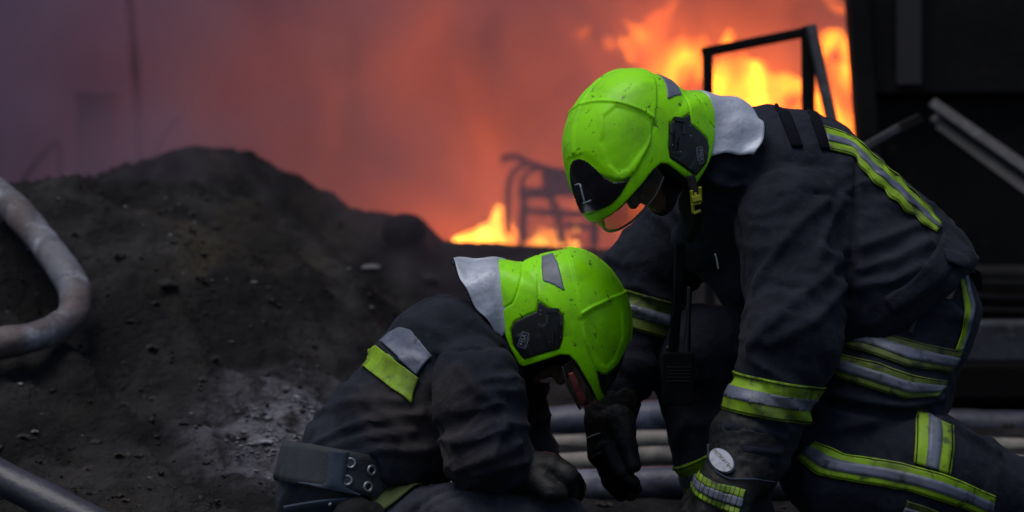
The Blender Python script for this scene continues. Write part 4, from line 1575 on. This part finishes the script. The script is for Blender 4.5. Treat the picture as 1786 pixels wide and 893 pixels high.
# ------------------------------------------------------------------ the kneeling firefighter at the left
Lp = root("person", W(740, 893, 4.15),
          "kneeling firefighter at left with bowed head, sooty dark suit and wide grommet belt", "person")
lT = [C((785, 640), 4.06, 121, (640, 815), 4.02, 122, {'lam': .08, 'amp': .009}), C((785, 640), 4.22, 121, (640, 815), 4.24, 122, {'lam': .08, 'amp': .009}),
      C((872, 610), 4.14, 50, (800, 630), 4.14, 104), C((880, 660), 4.16, 40, (850, 760), 4.14, 66)]
lA = [C((826, 668), 3.93, 82, (848, 775), 3.88, 74, {'lam': .07, 'amp': .009}), C((848, 775), 3.88, 72, (905, 822), 3.89, 42, {'lam': .045, 'amp': .009})]
lB = [C((880, 670), 4.32, 72, (900, 780), 4.34, 60), C((900, 780), 4.34, 60, (955, 835), 4.25, 40)]
hl_c, hl_n = W(612, 803, 4.12), np.array([-.18, 0, -.98])
uT2, uA2, uB2 = union(lT, .05), union(lA, .03), union(lB, .03)


def l_jacket(p):
    t = smax(uT2(p), (p - hl_c) @ hl_n, .01)
    return smin(smin(t, uB2(p), .03), uA2(p), .012)


V, F = polygonise(l_jacket, *bbox(lT + lA + lB), .0056)
V = wrinkle(V, F, lT + lA + lB, seed=14)
V = creases(V, F, [
    ([(758, 618), (800, 612), (840, 608), (881, 607)], -.0035, .004),
    ([(757, 625), (748, 660), (752, 700), (766, 745), (778, 800)], -.008, .007),
    ([(549, 780), (600, 752), (646, 735), (736, 722)], .008, .011), ([(560, 795), (640, 765), (720, 752)], .007, .010),
    ([(600, 800), (660, 785), (740, 785)], .006, .010), ([(560, 725), (620, 700), (700, 700)], .006, .013),
    ([(795, 716), (840, 712), (875, 706)], .005, .010), ([(795, 818), (850, 798), (905, 775)], .007, .009), ([(790, 770), (840, 765), (880, 750)], .006, .010),
    ([(830, 825), (870, 812), (915, 805)], .006, .008), ([(800, 640), (830, 680), (860, 700)], .005, .012)], 3.95)
V = relax(V, F, 1, .3)
obj("jacket", V, F, M['sooty'], Lp)
NJ, bJ = normals(V, F), bvh_of(V, F)
lL = [C((600, 865), 4.03, 114, (605, 868), 4.03, 114), C((600, 865), 4.22, 114, (605, 868), 4.22, 114),
      C((650, 935), 3.96, 82, (800, 932), 3.9, 84, {'lam': .10, 'amp': .004}), C((800, 932), 3.9, 84, (955, 944), 3.92, 88, {'lam': .10, 'amp': .004}),
      C((650, 935), 4.28, 82, (955, 950), 4.3, 84), C((955, 955), 3.94, 80, (620, 985), 4.0, 66), C((955, 955), 4.3, 80, (620, 985), 4.3, 66)]
uLL = union(lL, .02)
V, F = polygonise(uLL, *bbox(lL), .0062)
V = wrinkle(V, F, lL, amp=.006, lam=.08, seed=19)
V = creases(V, F, [([(720, 893), (745, 868), (775, 853), (805, 850)], -.006, .005), ([(745, 893), (775, 872), (810, 860)], -.004, .005)], 3.95)
obj("trousers", V, F, M['denim'], Lp)
bP = bvh_of(V, F)
hfL = head_field(ML)
neckL = Cap(np.array(ML @ Vector((-.03, 0, -.08))), .056, W(850, 620, 4.12), .075)
hN = [C((905, 822), 3.89, 34, (960, 835), 3.89, 32)]
hF = [C((955, 835), 4.25, 32, (1000, 850), 4.22, 28)]
bodyL = union(shrink(lT + lA + lB + lL, .022) + shrink(hN + hF, .006) + [neckL], .03)
lo, hi = bbox(lT + lA + lB + lL + hN + hF)
hl = np.array(ML.translation)
lo, hi = np.minimum(lo, hl - .2), np.maximum(hi, hl + .2)
V, F = polygonise(lambda p: smin(bodyL(p), hfL(p), .015), lo, hi, .0048)
obj("body", V, F, M['skin'], Lp)
V, F = polygonise(hood(hfL, np.array(ML.inverted()), neckL, .058), hl - .22, hl + .22, .004)
obj("fire_hood", V, F, M['black_cloth'], Lp)
HL = make_helmet(Lp, ML, "lime helmet seen from its right side, scuffed crown", -1)
# black gloved fist and the other hand behind it
gl = [C((905, 822), 3.89, 40, (945, 828), 3.88, 36), C((945, 826), 3.88, 34, (972, 832), 3.87, 28),
      C((965, 815), 3.85, 17, (990, 830), 3.84, 15), C((990, 830), 3.84, 15, (988, 852), 3.85, 13),
      C((962, 812), 3.88, 18, (989, 828), 3.88, 15), C((989, 828), 3.88, 15, (990, 853), 3.88, 13),
      C((960, 812), 3.92, 18, (986, 830), 3.92, 15), C((986, 830), 3.92, 15, (988, 856), 3.92, 13),
      C((956, 815), 3.95, 16, (980, 834), 3.95, 13), C((980, 834), 3.95, 13, (982, 856), 3.95, 12),
      C((940, 840), 3.84, 18, (962, 858), 3.82, 14), C((962, 858), 3.82, 14, (980, 862), 3.82, 11)]
V, F = glove_mesh(gl, .014, .003, 4)
obj("glove", V, F, M['glove'], Lp)
gl = [C((955, 835), 4.25, 36, (990, 848), 4.22, 30), C((985, 842), 4.20, 15, (1000, 862), 4.19, 13), C((988, 842), 4.23, 15, (1003, 864), 4.23, 13),
      C((986, 844), 4.26, 15, (1001, 866), 4.26, 13), C((982, 846), 4.29, 13, (996, 868), 4.29, 11), C((970, 858), 4.18, 14, (988, 872), 4.17, 11)]
V, F = glove_mesh(gl, .014, .003, 5)
obj("glove", V, F, M['glove'], Lp)

patch("silver_patch", [(665, 598), (680, 584), (699, 573), (718, 577)], [(728, 655), (738, 640), (746, 630), (754, 621)], bJ, 4.0, 'silver', Lp, .004, nu=24, nv=24)
patch("yellow_patch", [(625, 632), (640, 616), (659, 604)], [(716, 704), (723, 682), (731, 660)], bJ, 4.0, 'yellow', Lp, .004, nu=24, nv=24)
patch("thigh_patch", [(644, 862), (672, 846), (705, 836), (726, 838)], [(660, 900), (690, 880), (725, 852), (744, 846)], bP, 3.98, 'olive', Lp, .006, nu=20, nv=10)

# wide belt: an oval ring round the waist, leaning with the hips
bc = W(612, 822, 4.12)
bz = np.array([.18, 0, .98])
bxx = np.array([.98, 0, -.18])
sB = 4.12 / FPX


def belt_pt(a, v, off=0):
    fl = 1 + .05 * (v - .5)
    return bc + bxx * math.cos(a) * (122 * sB * fl + off) + np.array([0, 1, 0]) * math.sin(a) * (.272 * fl + off) + bz * ((.5 - v) * 66 * sB) + np.array([0, 0, -.036 * math.sin(a)])


nA, nV = 96, 7
V = [belt_pt(2 * math.pi * i / nA, j / (nV - 1)) for i in range(nA) for j in range(nV)]
F = [(i * nV + j, ((i + 1) % nA) * nV + j, ((i + 1) % nA) * nV + j + 1, i * nV + j + 1) for i in range(nA) for j in range(nV - 1)]
V = np.array(V)
V = V + (fbm(V * 9, 2, 3)[:, None] - .5) * np.array([.012, .012, .004])
belt = solid(obj("belt", V, F, M['belt'], Lp), .007, 0)
bB = bvh_of(V, F)
for ex, ey in ((611, 808), (646, 820), (605, 838), (640, 849), (677, 831)):
    p, nn = cast(bB, ex, ey, 3.92)
    nn = nn if nn @ (CAMP - p) > 0 else -nn
    ux = np.cross(nn, [0, 0, 1.])
    ux /= np.linalg.norm(ux)
    uy = np.cross(nn, ux)
    vv, ff = [], []
    r0, r1, na, nb_ = .0085, .0026, 24, 8
    for i in range(na):
        for j in range(nb_):
            a, b = 2 * math.pi * i / na, 2 * math.pi * j / nb_
            rr = r0 + r1 * math.cos(b) * 1.25
            vv.append(p + nn * (.0045 + r1 * math.sin(b) * .8) + rr * (math.cos(a) * ux + math.sin(a) * uy))
            ff.append((i * nb_ + j, ((i + 1) % na) * nb_ + j, ((i + 1) % na) * nb_ + (j + 1) % nb_, i * nb_ + (j + 1) % nb_))
    g = obj("grommet", vv, ff, M['steel'], belt)
    hole = [p + nn * .0042 + .0068 * (math.cos(a) * ux + math.sin(a) * uy) for a in np.arange(16) * math.pi / 8]
    obj("grommet_hole", hole, [tuple(range(16))], M['gloss_black'], belt, False)
patch("belt_loop", [(577, 784), (574, 825), (566, 868)], [(609, 788), (602, 828), (594, 868)], bB, 3.92, 'strap', belt, .009, nv=4)
# flat strap and pouch at the hip in the foreground
v, f = [], []
for i in range(22):
    t_ = i / 21
    for j in range(6):
        q = W(494 + 138 * t_ + 4 * j, 884 - 16 * t_ + j * 9 - 3 * math.sin(t_ * 3), 3.86 - .02 * math.sin(t_ * 3.1) + .012 * j)
        v.append(q)
f = [(i * 6 + j, (i + 1) * 6 + j, (i + 1) * 6 + j + 1, i * 6 + j + 1) for i in range(21) for j in range(5)]
solid(obj("hip_strap", v, f, M['strap'], Lp), .005, 0)
v, f = tube([W(574, 881, 3.84), W(577, 878, 3.838)], .0025, 8)
obj("white_stud", v, f, M['white_mark'], Lp)
V, F = glove_mesh([C((620, 900), 3.85, 32, (640, 905), 3.86, 30), C((600, 905), 3.86, 22, (655, 912), 3.88, 24)], .03, .004, 8)
obj("hip_pouch", V, F, M['black_cloth'], Lp)
for d in (4.0, 4.3):
    V, F = glove_mesh([C((620, 985), d, 62, (530, 985), d + .02, 54), C((530, 985), d + .02, 50, (500, 1010), d + .02, 40)], .03, .006, 2)
    obj("boot", V, F, M['glove'], Lp)

V, F = layer(lambda p: np.maximum(np.maximum(egg(p) + .001, -(egg(p) + .0075)), f_refl(p)), .0022, (-.02, -.14, -.16), (.23, .14, .1))
obj("painted_visor_reflection", V, F, M['red_reflection'], HL)  # added red strip, paints the fire's reflection on the left helmet's visor
# the number strokes on the right helmet's badge
A_ = np.array(MR)
bBd = bvh_of(HP['badge'][0] @ A_[:3, :3].T + A_[:3, 3], HP['badge'][1])
for pl in ([(1004, 323), (1009, 320), (1013, 321)], [(1013, 321), (1016, 335), (1021, 352)], [(1018, 354), (1025, 352), (1032, 349)]):
    o = stroke("number_stroke", pl, 2.6, bBd, 3.75, 'white_mark', HR, .0012, .0008)
    o.matrix_local = (Matrix.Translation(-Vector(R.location)) @ MR).inverted() @ Matrix.Translation(-Vector(R.location)) if False else MR.inverted()
